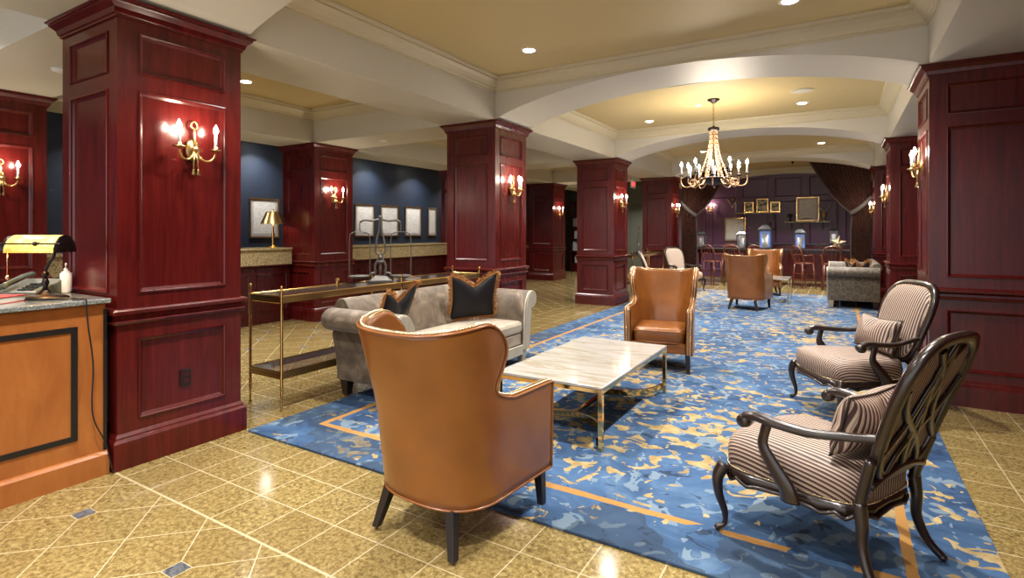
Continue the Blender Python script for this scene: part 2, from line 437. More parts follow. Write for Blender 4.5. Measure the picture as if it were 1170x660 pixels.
# cross beams
def arch_z(x, x0, x1):
    c, h = (x0+x1)/2, (x1-x0)/2; t = min(1, abs(x-c)/h)
    return H+.35*(1-t**2.0)**.85
for y in [ROWS[0]-4.36]+ROWS+[19.04-.1]:
    x0, x1 = -3.86, .66; n = 40
    y1 = y+RW if y < 18 else YF
    poly = [(x0+(x1-x0)*k/n, arch_z(x0+(x1-x0)*k/n, x0, x1)) for k in range(n+1)] + [(x1, CZ), (x0, CZ)]
    bmq = MB()
    A = [[(x, y, z), (x, y1, z)] for x, z in poly[:n+1]]
    bmq.grid(A)
    for yy in (y, y1):
        for k in range(n):
            a, b = poly[k], poly[k+1]
            bmq.f([bmq.v((a[0], yy, a[1])), bmq.v((b[0], yy, b[1])), bmq.v((b[0], yy, CZ)), bmq.v((a[0], yy, CZ))])
    trim(bmq, 'arch')
    if y < 18:
        trim(MB().box(-7.42, -4.69, y, y+RW, H, CZ), 'plaster')
        trim(MB().box(1.5, XR, y, y+RW, H, CZ), 'plaster')
# crown mouldings inside each coffer
prof = [(0, CZ-.165), (-.012, CZ-.165), (-.012, CZ-.145), (-.03, CZ-.14), (-.045, CZ-.11), (-.075, CZ-.075), (-.105, CZ-.055), (-.115, CZ-.05), (-.115, CZ-.032), (-.14, CZ-.028), (-.15, CZ-.01), (-.15, CZ-.001)]
bays = [YB+.02]+[r+RW for r in [ROWS[0]-4.36]+ROWS]
ends = [ROWS[0]-4.36]+ROWS+[18.94]
for ya, yb in zip([r+RW for r in [ROWS[0]-4.36]+ROWS], ROWS+[18.94]):
    for xa, xb in ((-3.86, .66), (-7.42, -4.69)):
        trim(MB().ring(xa, xb, ya, yb, prof), 'crown')
# walls
struct(MB().box(XL-.15, XL, YB, YF, 0, 3.4).obj('wall_left', 'bluewall'))
w = MB().box(XR, XR+.12, YB, YF, 0, CZ)
for k in range(16):
    y = 2.6+k*1.04
    w.panelled((XR-.01, y+1.0, 0), (0, -1, 0), (-1, 0, 0), 1.0, .2, 2.9, [(.1, .9, .3, .85), (.1, .9, 1.1, 2.7)])
struct(w.obj('wall_right', 'mahog'))
# far wall: panelled plum wood
w = MB().box(-4.75, XR, YF, YF+.1, 0, CZ)
zs = [(.2, .82), (.98, 1.55), (1.62, 2.42), (2.52, 3.1)]
n = 7; w0 = -4.75; ww = (XR-w0)/n
for k in range(n):
    w.panelled((w0+k*ww, YF-.03, 0), (1, 0, 0), (0, -1, 0), ww, 0, 3.4, [(.09, ww-.09, .2, .86), (.09, ww-.09, 1.0, 2.46), (.09, ww-.09, 2.58, 3.2)], dep=.025, mould=.05)
w.box(w0, XR, YF-.07, YF-.03, .9, .96)
struct(w.obj('wall_far', 'purple'))
w = MB().box(XL, -4.75, YF, YF+.1, 0, CZ)
for k in range(5): w.panelled((XL+k*.95, YF-.02, 0), (1, 0, 0), (0, -1, 0), .95, 0, 3.2, [(.08, .87, .2, 2.5)])
struct(w.obj('wall_far', 'greenwall'))
# cross wall with the dark door left of the far column
w = MB().box(XL, -8.27, 14.95, 15.05, 0, 3.2)
w.panelled((-9.4, 14.94, 0), (1, 0, 0), (0, -1, 0), .28, 0, 3.2, [(.05, .23, .2, 2.5)])
struct(w.obj('wall_cross', 'mahog_d'))
d = MB().box(-9.1, -8.29, 14.88, 14.93, 0, 2.25)
d.panelled((-9.1, 14.875, 0), (1, 0, 0), (0, -1, 0), .81, 0, 2.25, [(.12, .69, .2, 1.0), (.12, .69, 1.15, 2.1)])
dd = struct(d.obj('door_1', 'mahog_d'))
MB().tube([(-8.4, 14.87, 1.02), (-8.4, 14.80, 1.02), (-8.52, 14.80, 1.02)], .012).box(-8.425, -8.375, 14.865, 14.878, .93, 1.12).obj('door_handle', 'brass', dd)
d2 = MB().box(-9.5, -9.42, 12.0, 12.9, 0, 2.25)
struct(d2.obj('door_2', 'mahog_d'))

# ------------------------------------------------------------------ columns
def make_column(x0, x1, y0, y1, label):
    cx, cy = (x0+x1)/2, (y0+y1)/2; a, b = (x1-x0)/2, (y1-y0)/2
    t = thing('column', label, 'column', (cx, cy, 0), group=None)
    s_ = MB()
    for (o, U, N, w) in (((-a, -b, 0), (1, 0, 0), (0, -1, 0), 2*a), ((a, -b, 0), (0, 1, 0), (1, 0, 0), 2*b),
                         ((a, b, 0), (-1, 0, 0), (0, 1, 0), 2*a), ((-a, b, 0), (0, -1, 0), (-1, 0, 0), 2*b)):
        s_.panelled(o, U, N, w, .05, H-.06, [(.12, w-.12, .29, .82), (.12, w-.12, 1.10, 2.41), (.12, w-.12, 2.51, 2.78)])
    s_.obj('shaft', 'mahog', t)
    MB().ring(-a, a, -b, b, [(0, H-.11), (.012, H-.11), (.012, H-.095), (.022, H-.09), (.03, H-.06), (.055, H-.035), (.062, H-.03), (.062, H-.018), (.075, H-.014), (.08, H-.003), (0, H-.003)]).obj('crown', 'mahog', t)
    MB().ring(-a, a, -b, b, [(0, .905), (.018, .91), (.024, .925), (.012, .935), (.010, .955), (.02, .965), (.034, .975), (.036, .995), (.026, 1.005), (0, 1.01)]).obj('chair_rail', 'mahog', t)
    MB().ring(-a, a, -b, b, [(.03, 0.), (.03, .17), (.022, .185), (.014, .19), (.014, .2), (.004, .215), (0, .22)]).obj('plinth', 'mahog', t)
    return t
W = .82
lab = {
 ('m', 0): 'large red mahogany panelled column with a wall outlet, beside the maple desk',
 ('m', 1): 'red mahogany column behind the grey velvet sofa, carrying a three-candle sconce',
 ('m', 2): 'red mahogany column at the rug edge just right of the open passage, beyond the grey sofa',
 ('m', 3): 'red mahogany column behind the far brass console and the left curtain',
 ('l', 0): 'mahogany column at the left edge of the photo, seen above the desk lamp',
 ('l', 1): 'mahogany column between two stretches of the reception counter, beside the brass lamp',
 ('l', 2): 'mahogany column at the far end of the reception counter, mostly hidden by a nearer column',
 ('l', 3): 'small distant mahogany column beside the dark door down the passage',
 ('r', 1): 'nearest mahogany pier at the right edge, behind the striped armchairs',
 ('r', 2): 'second mahogany pier along the right side, beyond the farther striped armchair',
 ('r', 3): 'farthest mahogany pier on the right, beside the gathered curtain'}
for i, y in enumerate(ROWS):
    make_column(-3.88-W+.02, -3.88, y+.03, y+.03+W, lab[('m', i)])
    make_column(-7.44-W, -7.44, y+.03, y+.03+W, lab[('l', i)])
    if i: make_column(.67, .67+W, y+.03, y+.03+W, lab[('r', i)])
o = MB().box(-3.879+.0, -3.868, 2.015, 2.085, .43, .545).obj('outlet', 'outlet', bevel=.003)
tag(o, 'dark duplex outlet plate on the lower panel of the nearest column', 'outlet')
o.location.x = -.015
k = MB()
for dz in (.452, .497):
    k.box(-3.869, -3.866, 2.032, 2.068, dz, dz+.028)
k.obj('socket', 'mahog_d', o)

# ------------------------------------------------------------------ sconces
def make_sconce(n, label, x, y, z, rz):
    """local +Y points out of the wall"""
    t = thing('wall_sconce', label, 'sconce', (x, y, z), rz, group=None)
    MB().lathe([(.001, 0), (.055, 0), (.06, .008), (.045, .018), (.02, .03), (.001, .034)], n=24, axis='Y').obj('backplate', 'obrass', t, smooth=True).scale = (.85, 1, 1.35)
    g = MB()
    g.tube([(0, .03, -.02), (0, .035, .05), (0, .03, .12), (0, .02, .15)], [.012, .010, .008, .007])
    g.tube([(.022*cos(a), .026, .165+.026*sin(a)) for a in [2*PI*k/14 for k in range(14)]], .006, closed=True)
    g.sph((0, .04, .0), .022)
    g.obj('stem', 'obrass', t, smooth=True)
    xs = {2: (-.125, .125), 3: (-.14, 0, .14)}[n]
    for ax in xs:
        sg = 1 if ax > 0 else -1
        yo = .12 if ax == 0 else .075
        if ax: pts = bez((0, .035, .0), (sg*.03, .05, -.11), (ax*.98, .07, -.10), (ax, yo, -.005), 12)
        else: pts = bez((0, .035, -.01), (0, .07, -.11), (0, .12, -.09), (0, yo, -.005), 10)
        ar = MB().tube(pts, .0075); ar.sph(pts[3], .012); ar.obj('arm', 'obrass', t, smooth=True)
        MB().lathe([(.004, -.012), (.014, -.006), (.036, 0), (.038, .006), (.018, .008), (.013, .012), (.015, .03), (.012, .034)], (ax, yo, 0), 18).obj('drip_pan', 'obrass', t, smooth=True)
        c = MB().lathe([(.0105, .03), (.0105, .115), (.008, .118)], (ax, yo, 0), 14).obj('candle', 'candle', t, smooth=True)
        MB().lathe([(.006, .118), (.015, .130), (.017, .142), (.012, .160), (.004, .178), (.0005, .186)], (ax, yo, 0), 12).obj('bulb', 'bulb', c, smooth=True)
    for sx in (-.018, .014):
        b = MB().tube([(0, .04, -.02), (sx*.8, .045, -.08), (sx, .045, -.14)], .005)
        b.lathe([(.004, -.14), (.009, -.145), (.007, -.15), (.013, -.175), (.011, -.18), (.002, -.182)], (sx, .045, 0), 10)
        b.obj('tassel', 'obrass', t, smooth=True)
    v = Matrix.Rotation(rz, 3, 'Z') @ Vector((0, .17, .15))
    light('POINT', 'sconce_light', (x+v.x, y+v.y, z+v.z), 7., (1, .83, .62), .03)
    return t
rX = rz_of(1, 0); rXn = rz_of(-1, 0)
XF = -3.88
make_sconce(2, 'brass two-candle sconce on the large nearest column', XF+.0, 2.09, 2.07, rX)
make_sconce(3, 'brass three-candle sconce on the column behind the grey sofa', XF, 6.40, 2.07, rX)
make_sconce(3, 'brass sconce on the column beyond the sofa, facing the rug', XF, 10.76, 2.07, rX)
make_sconce(2, 'brass sconce on the column beside the far left curtain', XF, 15.1, 2.07, rX)
make_sconce(2, 'brass sconce at the left edge of the photo, above the desk lamp', -7.44, 2.06, 2.05, rX)
make_sconce(2, 'brass two-candle sconce on the column between the reception counters', -7.44, 6.40, 2.07, rX)
make_sconce(2, 'small distant sconce on the column beside the dark passage door', -7.44, 15.1, 2.07, rX)
make_sconce(2, 'brass sconce on the narrow inner face of the nearest right pier', .67, 6.40, 2.10, rXn)
make_sconce(2, 'brass sconce on the second right pier, above the far sofa', .67, 10.76, 2.07, rXn)
make_sconce(2, 'brass sconce on the farthest right pier, by the curtain tie', .67, 15.1, 2.0, rXn)
make_sconce(2, 'small brass sconce on the plum wall left of the shelves', -3.75, YF-.03, 2.25, rz_of(0, -1))

# ------------------------------------------------------------------ ceiling fixtures
def downlight(x, y, z, label, e=60):
    t = thing('downlight', label, 'downlight', (x, y, z-.001), group='recessed ceiling downlights')
    MB().lathe([(.060, -.002), (.082, -.008), (.086, -.003), (.086, 0)], n=24, cap=False).obj('trim_ring', 'white', t, smooth=True)
    MB().lathe([(.001, -.004), (.062, -.004)], n=24, cap=True).obj('lens', 'lens', t)
    light('AREA', 'downlight_beam', (x, y, z-.02), e, (1, .965, .915), .13)
    return t
for x, y, l in ((-2.9, 5.15, 'lit round downlight in the near yellow coffer, upper middle'), (-.37, 5.2, 'lit round downlight at the top edge of the photo in the near coffer'),
             (-2.93, 9.6, 'lit downlight left of the chandelier in the second coffer'), (-.50, 9.45, 'lit downlight right of the chandelier in the second coffer'),
             (-.36, 13.95, 'lit downlight in the third coffer, right side'), (-2.9, 13.95, 'lit downlight hidden behind the chandelier in the third coffer'),
             (-2.9, 3.2, 'unseen downlight added for light in the near coffer, nearer the camera, left'), (-.37, 3.2, 'unseen downlight added for light in the near coffer, nearer the camera, right'),  # this and the rest of the list: unseen fixtures, added as extra light sources
             (-2.9, 7.5, 'unseen downlight added for light in the second coffer, near edge, left'), (-.5, 7.5, 'unseen downlight added for light in the second coffer, near edge, right'),
             (-2.9, 11.9, 'unseen downlight added for light in the third coffer, near edge, left'), (-.4, 11.9, 'unseen downlight added for light in the third coffer, near edge, right'),
             (-2.8, 16.4, 'unseen downlight added to brighten the bar tables, left'), (-.4, 16.4, 'unseen downlight added to brighten the bar tables, right'),  # unseen, added and run stronger to brighten the bar
             (-2.9, .9, 'unseen downlight added for light, overhead out of view, left'), (-.4, .9, 'unseen downlight added for light, overhead out of view, right'),
             (-2.9, -1., 'unseen downlight added for light behind the camera, left'), (-.4, -1., 'unseen downlight added for light behind the camera, right'),
             (-6.0, .9, 'unseen downlight added for light in the bay beside the desk'),
             (-5.3, 4.3, 'unseen downlight added for light in the left side coffer, near column line'), (-6.7, 4.3, 'unseen downlight added for light in the left side coffer, near counter'),
             (-6., 8.6, 'unseen downlight added for light in the second side coffer'), (-6., 13., 'unseen downlight added for light in the third side coffer'), (-6., 17.3, 'unseen downlight added for light in the last side coffer')):
    downlight(x, y, CZ, l, 90 if y > 16 else 44)
for x, y, l in ((-9.15, 4.0, 'unseen downlight added for light over the reception desk, near end'), (-9.12, 6.25, 'lit downlight above the brass desk lamp wall'), (-9.1, 9.15, 'lit downlight washing the navy wall over the framed documents, left'), (-9.0, 10.75, 'lit downlight washing the navy wall over the framed documents, right'), (-9.1, 12.6, 'lit downlight beyond the last framed document')):  # the near-end one is unseen, added as a light source
    downlight(x, y, 3.2, l, 22)
def disc(name, label, cat, x, y, z, r, h, m='white', group=None):
    o = MB().lathe([(.001, -h), (r*.6, -h), (r*.92, -h*.7), (r, -h*.3), (r, 0)], n=24).obj(name, m, smooth=True, loc=(x, y, z))
    if name == 'ceiling_speaker':
        MB().lathe([(.001, -.001), (r*.8, -.001), (r*.8, 0)], n=24).obj('grille', 'plaster', o, loc=(0, 0, -h-.0005))
    return tag(o, label, cat)
disc('smoke_detector', 'small round detector on the white soffit left of the nearest column', 'smoke detector', -6.01, 2.08, H, .07, .03)
disc('smoke_detector', 'small round detector on the soffit above the reception column', 'smoke detector', -6.3, 6.4, H, .06, .02)
disc('smoke_detector', 'small detector on the ceiling just left of the chandelier mount', 'smoke detector', -1.9, 8.75, CZ, .05, .025)
disc('ceiling_speaker', 'round flush speaker grille right of the chandelier on the ceiling', 'speaker', -.45, 8.6, CZ, .15, .012, 'crown')
o = MB().lathe([(.03, 0), (.035, -.03), (.015, -.05), (.02, -.07), (.002, -.075)], n=12).obj('sprinkler', 'bronze', smooth=True, loc=(-1.15, 17.2, CZ))
tag(o, 'small dark fitting on the far ceiling above the shelves', 'sprinkler')

# exit sign
t = thing('exit_sign', 'red lit exit sign hanging beside the far console column', 'exit sign', (-4.78, 14.2, 2.66))
MB().box(-.02, .02, -.16, .16, 0, .2).obj('housing', 'exitw', t, bevel=.004)
MB().tube([(0, 0, .2), (0, 0, .30)], .008).obj('bracket', 'white', t)
for sx, ry in ((.0215, PI/2), (-.0215, -PI/2)):
    cu = bpy.data.curves.new('exit_text', 'FONT'); cu.body = 'EXIT'; cu.size = .15; cu.extrude = .001; cu.align_x = 'CENTER'; cu.align_y = 'CENTER'
    tmp = bpy.data.objects.new('tmp', cu); C.objects.link(tmp)
    me = bpy.data.meshes.new_from_object(tmp); bpy.data.objects.remove(tmp); me.materials.clear(); me.materials.append(M['exit'])
    lo = bpy.data.objects.new('lettering', me); C.objects.link(lo); lo.parent = t
    lo.location = (sx, 0, .1); lo.rotation_euler = (PI/2, 0, PI/2 if sx > 0 else -PI/2)

# ------------------------------------------------------------------ chandelier
def chandelier(x, y):
    t = thing('chandelier', 'gilt and bronze twelve-candle chandelier hanging over the rug', 'chandelier', (x, y, 0))
    MB().lathe([(.005, CZ-.06), (.03, CZ-.055), (.05, CZ-.03), (.085, CZ-.02), (.09, CZ-.001)], n=24).obj('canopy', 'bronze', t, smooth=True)
    ch = MB()
    z = 3.42; k = 0
    while z > 3.06:
        pts = []
        for j in range(12):
            a = 2*PI*j/12; u, v_ = .012*cos(a), .022*sin(a)
            pts.append((u if k % 2 else 0, 0 if k % 2 else u, z+v_))
        ch.tube(pts, .004, 6, closed=True); z -= .034; k += 1
    ch.obj('chain', 'brass', t, smooth=True)
    MB().lathe([(.02, 2.99), (.075, 3.0), (.085, 3.02), (.08, 3.045), (.03, 3.05), (.01, 3.08)], n=24).obj('top_ring', 'bronze', t, smooth=True)
    MB().lathe([(.002, 2.16), (.03, 2.18), (.10, 2.205), (.19, 2.24), (.225, 2.275), (.225, 2.295), (.2, 2.30)], n=32).obj('bowl', 'bronze', t, smooth=True)
    for k in range(6):
        a = 2*PI*k/6+.3; s_ = MB()
        pts = bez((cos(a)*.05, sin(a)*.05, 3.0), (cos(a)*.04, sin(a)*.04, 2.75), (cos(a)*.13, sin(a)*.13, 2.5), (cos(a)*.21, sin(a)*.21, 2.29), 22)
        for j, p in enumerate(pts):
            if j % 2 == 0: s_.sph(p, .017, 8, (1, 1, 1.1))
            else:
                q = Vector(p); s_.sph(tuple(q+Vector((-sin(a)*.012, cos(a)*.012, 0))), .011, 6); s_.sph(tuple(q-Vector((-sin(a)*.012, cos(a)*.012, 0))), .011, 6)
        s_.tube(pts, .004, 6)
        s_.obj('bead_strand', 'rosebrass', t, smooth=True)
    for k in range(12):
        a = 2*PI*k/12+.15; R = .46 if k % 2 == 0 else .40
        def P(r, z): return (cos(a)*r, sin(a)*r, z)
        zc = 2.34 if k % 2 == 0 else 2.30
        pts = catmull([P(.20, 2.28), P(.27, 2.20), P(R-.07, 2.17), P(R+.0, 2.22), P(R, zc)], 6)
        ar = MB().tube(pts, .0085, 8)
        ar.tube([P(.30+.03*cos(b), 2.245+.03*sin(b)) for b in [2*PI*j/10 for j in range(10)]], .005, 6, closed=True)
        ar.obj('arm', 'rosebrass', t, smooth=True)
        c0 = P(R, zc)
        MB().lathe([(.004, -.01), (.02, -.006), (.042, .004), (.044, .010), (.014, .012), (.013, .03)], c0, 16).obj('drip_pan', 'bronze', t, smooth=True)
        c = MB().lathe([(.011, .02), (.011, .14), (.008, .143)], c0, 12).obj('candle', 'candle', t, smooth=True)
        MB().lathe([(.006, .143), (.018, .157), (.020, .170), (.014, .189), (.004, .21), (.0005, .218)], c0, 12).obj('bulb', 'bulb', c, smooth=True)
    light('POINT', 'chandelier_light', (x, y, 2.62), 95, (1, .87, .7), .3)
    return t
chandelier(-1.62, 8.5)

# ------------------------------------------------------------------ rug
o = MB().box(-3.79, .625, 2.45, 14.5, 0, .016).obj('rug', 'rug', bevel=.005)
tag(o, 'large blue rug with gold flecks, grey floes and a broken orange border', 'rug')
RZ = .016

# ------------------------------------------------------------------ wing chair (front = local +Y)
def half_outline():
    pts = []
    a, yc, b, n = .345, -.06, .31, 2.7
    for k in range(61):
        th = PI/2*k/60
        pts.append((a*sin(th)**(2/n), yc-b*cos(th)**(2/n)))
    for k in range(1, 31): pts.append((a+.005*k/30, yc+.41*k/30))
    acc = [0.]
    for p, q in zip(pts, pts[1:]): acc.append(acc[-1]+math.hypot(q[0]-p[0], q[1]-p[1]))
    return pts, acc
OP, OA = half_outline(); DT = OA[-1]
def outl(d):
    s_ = 1 if d >= 0 else -1; d = min(abs(d), DT-1e-6)
    i = 0
    lo, hi = 0, len(OA)-1
    while hi-lo > 1:
        m_ = (lo+hi)//2
        if OA[m_] <= d: lo = m_
        else: hi = m_
    f = (d-OA[lo])/(OA[lo+1]-OA[lo]); p, q = OP[lo], OP[lo+1]
    x, y = p[0]+(q[0]-p[0])*f, p[1]+(q[1]-p[1])*f
    # normal (inward) from a smoothed tangent
    i0, i1 = max(lo-2, 0), min(lo+3, len(OP)-1)
    tx, ty = OP[i1][0]-OP[i0][0], OP[i1][1]-OP[i0][1]; L = math.hypot(tx, ty); tx, ty = tx/L, ty/L
    nx, ny = -ty, tx
    if lo < 2: nx, ny = 0, 1
    return s_*x, y, s_*nx, ny
ZA = .665
def shell(d, z, inner=0.):
    x, y, nx, ny = outl(d)
    t = max(0, z-.20)
    back = max(0, min(1, (-y+.05)/.4))
    y2 = y-(.14*t+.12*max(0, z-.6))*back; x2 = x*(.985+.05*t+.24*max(0, z-.70))
    th = inner
    return (x2+nx*th, y2+ny*th, z)
def ztop(j): 
    a = abs(j)
    z = 1.02+.055*a**2.2
    if a > .82: z -= .075*((a-.82)/.18)**2.2
    return z
def wv(v):
    w = .455
    if v < .30: w += .15*(1-v/.30)**2.4
    if v > .05: w += .085*sin(PI*(((v-.05)/1.12)**1.45))**.9
    return w
NJ, NV = 44, 18
def upper(inner):
    rows = []
    for i in range(NV+1):
        v = i/NV; w = wv(v); r = []
        for k in range(NJ+1):
            j = -1+2*k/NJ
            z = ZA+v*(ztop(j)-ZA)
            r.append(shell(j*w, z, inner))
        rows.append(r)
    return rows
def make_wing(label, loc, rz):
    t = thing('wing_chair', label, 'armchair', loc, rz, 'tan leather wing chairs')
    TH = .062
    b = MB()
    w0 = wv(0)
    lowz = [.20, .24, .32, .42, .52, .60, ZA]
    def low(inner):
        return [[shell(-DT+2*DT*k/60, z, inner) for k in range(61)] for z in lowz]
    uo, ui, lo_, li = upper(0), upper(TH), low(0), low(TH+.008)
    for g in (uo, ui, lo_, li): b.grid(g)
    # rim path
    def rim_o(inner):
        P = [shell(-DT, z, inner) for z in lowz]
        n = 12
        P += [shell(-DT+(DT-w0)*k/n, ZA, inner) for k in range(1, n)]
        U = upper(inner)
        P += [U[i][0] for i in range(NV+1)]
        P += [U[NV][k] for k in range(1, NJ)]
        P += [U[i][NJ] for i in range(NV, -1, -1)]
        P += [shell(w0+(DT-w0)*k/n, ZA, inner) for k in range(1, n)]
        P += [shell(DT, z, inner) for z in reversed(lowz)]
        return P
    ro, ri = rim_o(0), rim_o(TH)
    mid = []
    for k, (a, c) in enumerate(zip(ro, ri)):
        a, c = Vector(a), Vector(c)
        tg = Vector(ro[min(k+1, len(ro)-1)])-Vector(ro[max(k-1, 0)])
        nrm = (c-a).cross(tg).normalized()
        mid.append((a+c)/2-nrm*.010 if True else (a+c)/2)
    # keep bulge outward
    cen = Vector((0, 0, .55))
    mid2 = []
    for k, (a, c) in enumerate(zip(ro, ri)):
        a, c = Vector(a), Vector(c); m_ = (a+c)/2; dv = mid[k]-m_
        tg = Vector(ro[min(k+1, len(ro)-1)])-Vector(ro[max(k-1, 0)])
        mid2.append(tuple(m_+dv))
    b.grid([ro, mid2, ri])
    b.grid([li[0], lo_[0]])
    b.obj('back_and_arms', 'leather', t, smooth=True)
    # welts and nails
    p_ = MB()
    # bottom seam
    p_.tube([lo_[0][k] for k in range(61)], .006, 6)
    p_.obj('piping', 'leather', t, smooth=True)
    MB().tube(ro, .0055, 6).obj('edge_welt', 'leather', t, smooth=True); MB().tube(line2 if False else [tuple(Vector(a).lerp(Vector(c), .72)+(Vector(m_)-(Vector(a)+Vector(c))/2)*.8) for a, c, m_ in zip(ro, ri, mid2)], .0055, 6).obj('gold_welt', 'nail', t, smooth=True)
    nl = MB()
    pa = [Vector(a)*.5+Vector(c)*.5 for a, c in zip(ro, ri)]
    line_ = [Vector(a).lerp(Vector(c), .30)+(Vector(m_)-(Vector(a)+Vector(c))/2)*.9 for a, c, m_ in zip(ro, ri, mid2)]
    line2 = [Vector(a).lerp(Vector(c), .68)+(Vector(m_)-(Vector(a)+Vector(c))/2)*.9 for a, c, m_ in zip(ro, ri, mid2)]
    acc = 0.; 
    for ln in (line_,):
        nxt = 0.; dist = 0.
        for a, c in zip(ln, ln[1:]):
            L = (c-a).length
            while nxt <= dist+L and L > 0:
                nl.sph(tuple(a.lerp(c, (nxt-dist)/L)), .0078, 6); nxt += .0150
            dist += L
    nl.obj('nailhead_trim', 'nail', t, smooth=True)
    # seat
    inx = .345-TH-.012
    s_ = MB()
    rows = []
    for (zz, sc) in ((.30, .97), (.31, 1.), (.40, 1.), (.43, .985), (.448, .94), (.456, .85), (.462, .5), (.464, .02)):
        r = []
        for k in range(48):
            a = 2*PI*k/48; e = .28
            cx_, sy_ = cos(a), sin(a)
            r.append((inx*sc*math.copysign(abs(cx_)**e, cx_), .035+.305*sc*math.copysign(abs(sy_)**e, sy_), zz))
        rows.append(r)
    vr = s_.grid(rows, closed_u=True); s_.f(vr[0][::-1]); s_.f(vr[-1])
    s_.obj('seat_cushion', 'leather', t, smooth=True)
    MB().box(-inx-.01, inx+.01, -.2, .335, .20, .30).obj('seat_rail', 'leather', t, bevel=.012)
    MB().tube([(-inx, .343, .31), (inx, .343, .31)], .005, 6).tube([(-inx, .343, .428), (inx, .343, .428)], .005, 6).obj('seat_piping', 'leather', t, smooth=True)
    for sx, sy, dx, dy in ((-1, 1, -.01, .01), (1, 1, .01, .01), (-1, -1, -.05, -.05), (1, -1, .05, -.05)):
        x, y = sx*(.295 if sy > 0 else .205), (.30 if sy > 0 else -.31)
        a, c = .026, .018
        MB().hexa([(x+dx-c, y+dy-c, 0), (x+dx+c, y+dy-c, 0), (x+dx+c, y+dy+c, 0), (x+dx-c, y+dy+c, 0)],
                  [(x-a, y-a, .205), (x+a, y-a, .205), (x+a, y+a, .205), (x-a, y+a, .205)]).obj('leg', 'legwood', t, bevel=.003)
    return t
w1 = make_wing('tan leather wing chair in the foreground, seen from behind', (-1.72, 2.33, RZ), rz_of(.07, 1))
dup(w1, (-1.70, 6.03, RZ), rz_of(.16, -.98), 'tan leather wing chair beyond the marble table, seen from the front')
dup(w1, (-1.52, 11.33, RZ), rz_of(.14, 1), 'tan leather wing chair farther along the rug, seen from behind')
dup(w1, (-1.52, 14.1, RZ), rz_of(.12, -.99), 'farthest tan leather wing chair, facing the camera behind another chair back')

# ------------------------------------------------------------------ coffee table
t = thing('coffee_table', 'rectangular cream marble coffee table on polished gold frame', 'table', (-1.785, 4.215, RZ))
a, b, h = .42, .79, .435
MB().box(-a, a, -b, b, h-.02, h).obj('tabletop', 'marble', t, bevel=.003)
g = MB(); 
g.box(-a, a, -b, -b+.02, h-.045, h-.021).box(-a, a, b-.02, b, h-.045, h-.021).box(-a, -a+.02, -b+.02, b-.02, h-.045, h-.021).box(a-.02, a, -b+.02, b-.02, h-.045, h-.021)
g.obj('apron', 'gold', t)
for sx in (-1, 1):
    for sy in (-1, 1):
        x, y = sx*(a-.016), sy*(b-.016)
        MB().box(x-.016, x+.016, y-.016, y+.016, 0, h-.045).obj('leg', 'gold', t, bevel=.002)
for sy in (-1, 1):
    pts = []
    st = MB(); outer, inner = [], []
    for k in range(33):
        an = PI*k/32; x = (a-.03)*cos(an); y = sy*(b-.02-(.42)*sin(an))
        nx, ny = cos(an), -sy*sin(an)
        outer.append((x, y)); inner.append((x-nx*.022, y-ny*.022))
    rows = []
    for (x, y), (x2, y2) in zip(outer, inner):
        rows.append([(x, y, .035), (x2, y2, .035), (x2, y2, .085), (x, y, .085)])
    st.grid(rows, closed_u=True); st.obj('curved_stretcher', 'gold', t, smooth=False)
MB().box(-.014, .014, -(b-.44), b-.44, .045, .07).obj('cross_bar', 'gold', t)

# ------------------------------------------------------------------ sofa (front = local +Y, length along X)
def pillow_mb(w=.46, h=.46, d=.15, chop=.09, ears=.05, N=20):
    """stands in XZ, thickness in Y, pinched top with two pointed ears"""
    m_ = MB(); F, B = [], []
    edge = []
    for i in range(N+1):
        rf, rb = [], []
        for j in range(N+1):
            u, v = -1+2*j/N, -1+2*i/N
            cr = (1-abs(u)**2.2)*(1-abs(v)**2.2)
            x = u*w/2*(1-.07*(1-v*v)*1.)*(1+.04*abs(v)); z = v*h/2*(1-.06*(1-u*u))
            top = max(0, v)
            z -= chop*math.exp(-(u/.38)**2)*top**1.6
            z += ears*top**2*abs(u)**2
            th = d/2*max(0, cr)**.5*(1-.55*math.exp(-(u/.22)**2)*top)
            rf.append((x, th, z)); rb.append((x, -th, z))
        F.append(rf); B.append(rb)
    m_.grid(F); m_.grid(B)
    edge = [F[0][j] for j in range(N+1)]+[F[i][N] for i in range(1, N+1)]+[F[N][j] for j in range(N-1, -1, -1)]+[F[i][0] for i in range(N-1, 0, -1)]
    return m_, edge
def fringe_mb(edge, L=.046):
    m_ = MB(); N = len(edge); cen = Vector((0, 0, 0))
    for k in range(N):
        a, b = Vector(edge[k]), Vector(edge[(k+1) % N]); tg = (b-a)
        out = Vector((tg.z, 0, -tg.x)).normalized()
        if out.dot(a-cen) < 0 and abs(a.z) < .1: out = -out
        st = max(1, int(tg.length/.0045))
        for q in range(st):
            p = a.lerp(b, q/st)
            for r in range(2):
                d = out+Vector((random.uniform(-.35, .35), random.uniform(-.55, .55), random.uniform(-.35, .35)))
                e = p+d.normalized()*L*random.uniform(.7, 1.15)
                w = .0042
                s_ = Vector((random.uniform(-1, 1), random.uniform(-1, 1), random.uniform(-1, 1))).normalized()*w
                m_.f([m_.v(p-s_), m_.v(p+s_), m_.v(e+s_*.7), m_.v(e-s_*.7)])
    m_.tube(edge, .010, 6, closed=True)
    return m_
def make_pillow(label, loc, rot, w=.46, h=.44, group='black fringed cushions on the sofas', m='cushion_k', fringe=True):
    pm, edge = pillow_mb(w, h)
    t = thing('throw_pillow', label, 'cushion', (0, 0, 0), 0, group)
    pm.obj('cover', m, t, smooth=True)
    if fringe: fringe_mb(edge).obj('fringe', 'fringe', t)
    t.location = loc; t.rotation_euler = rot
    return t
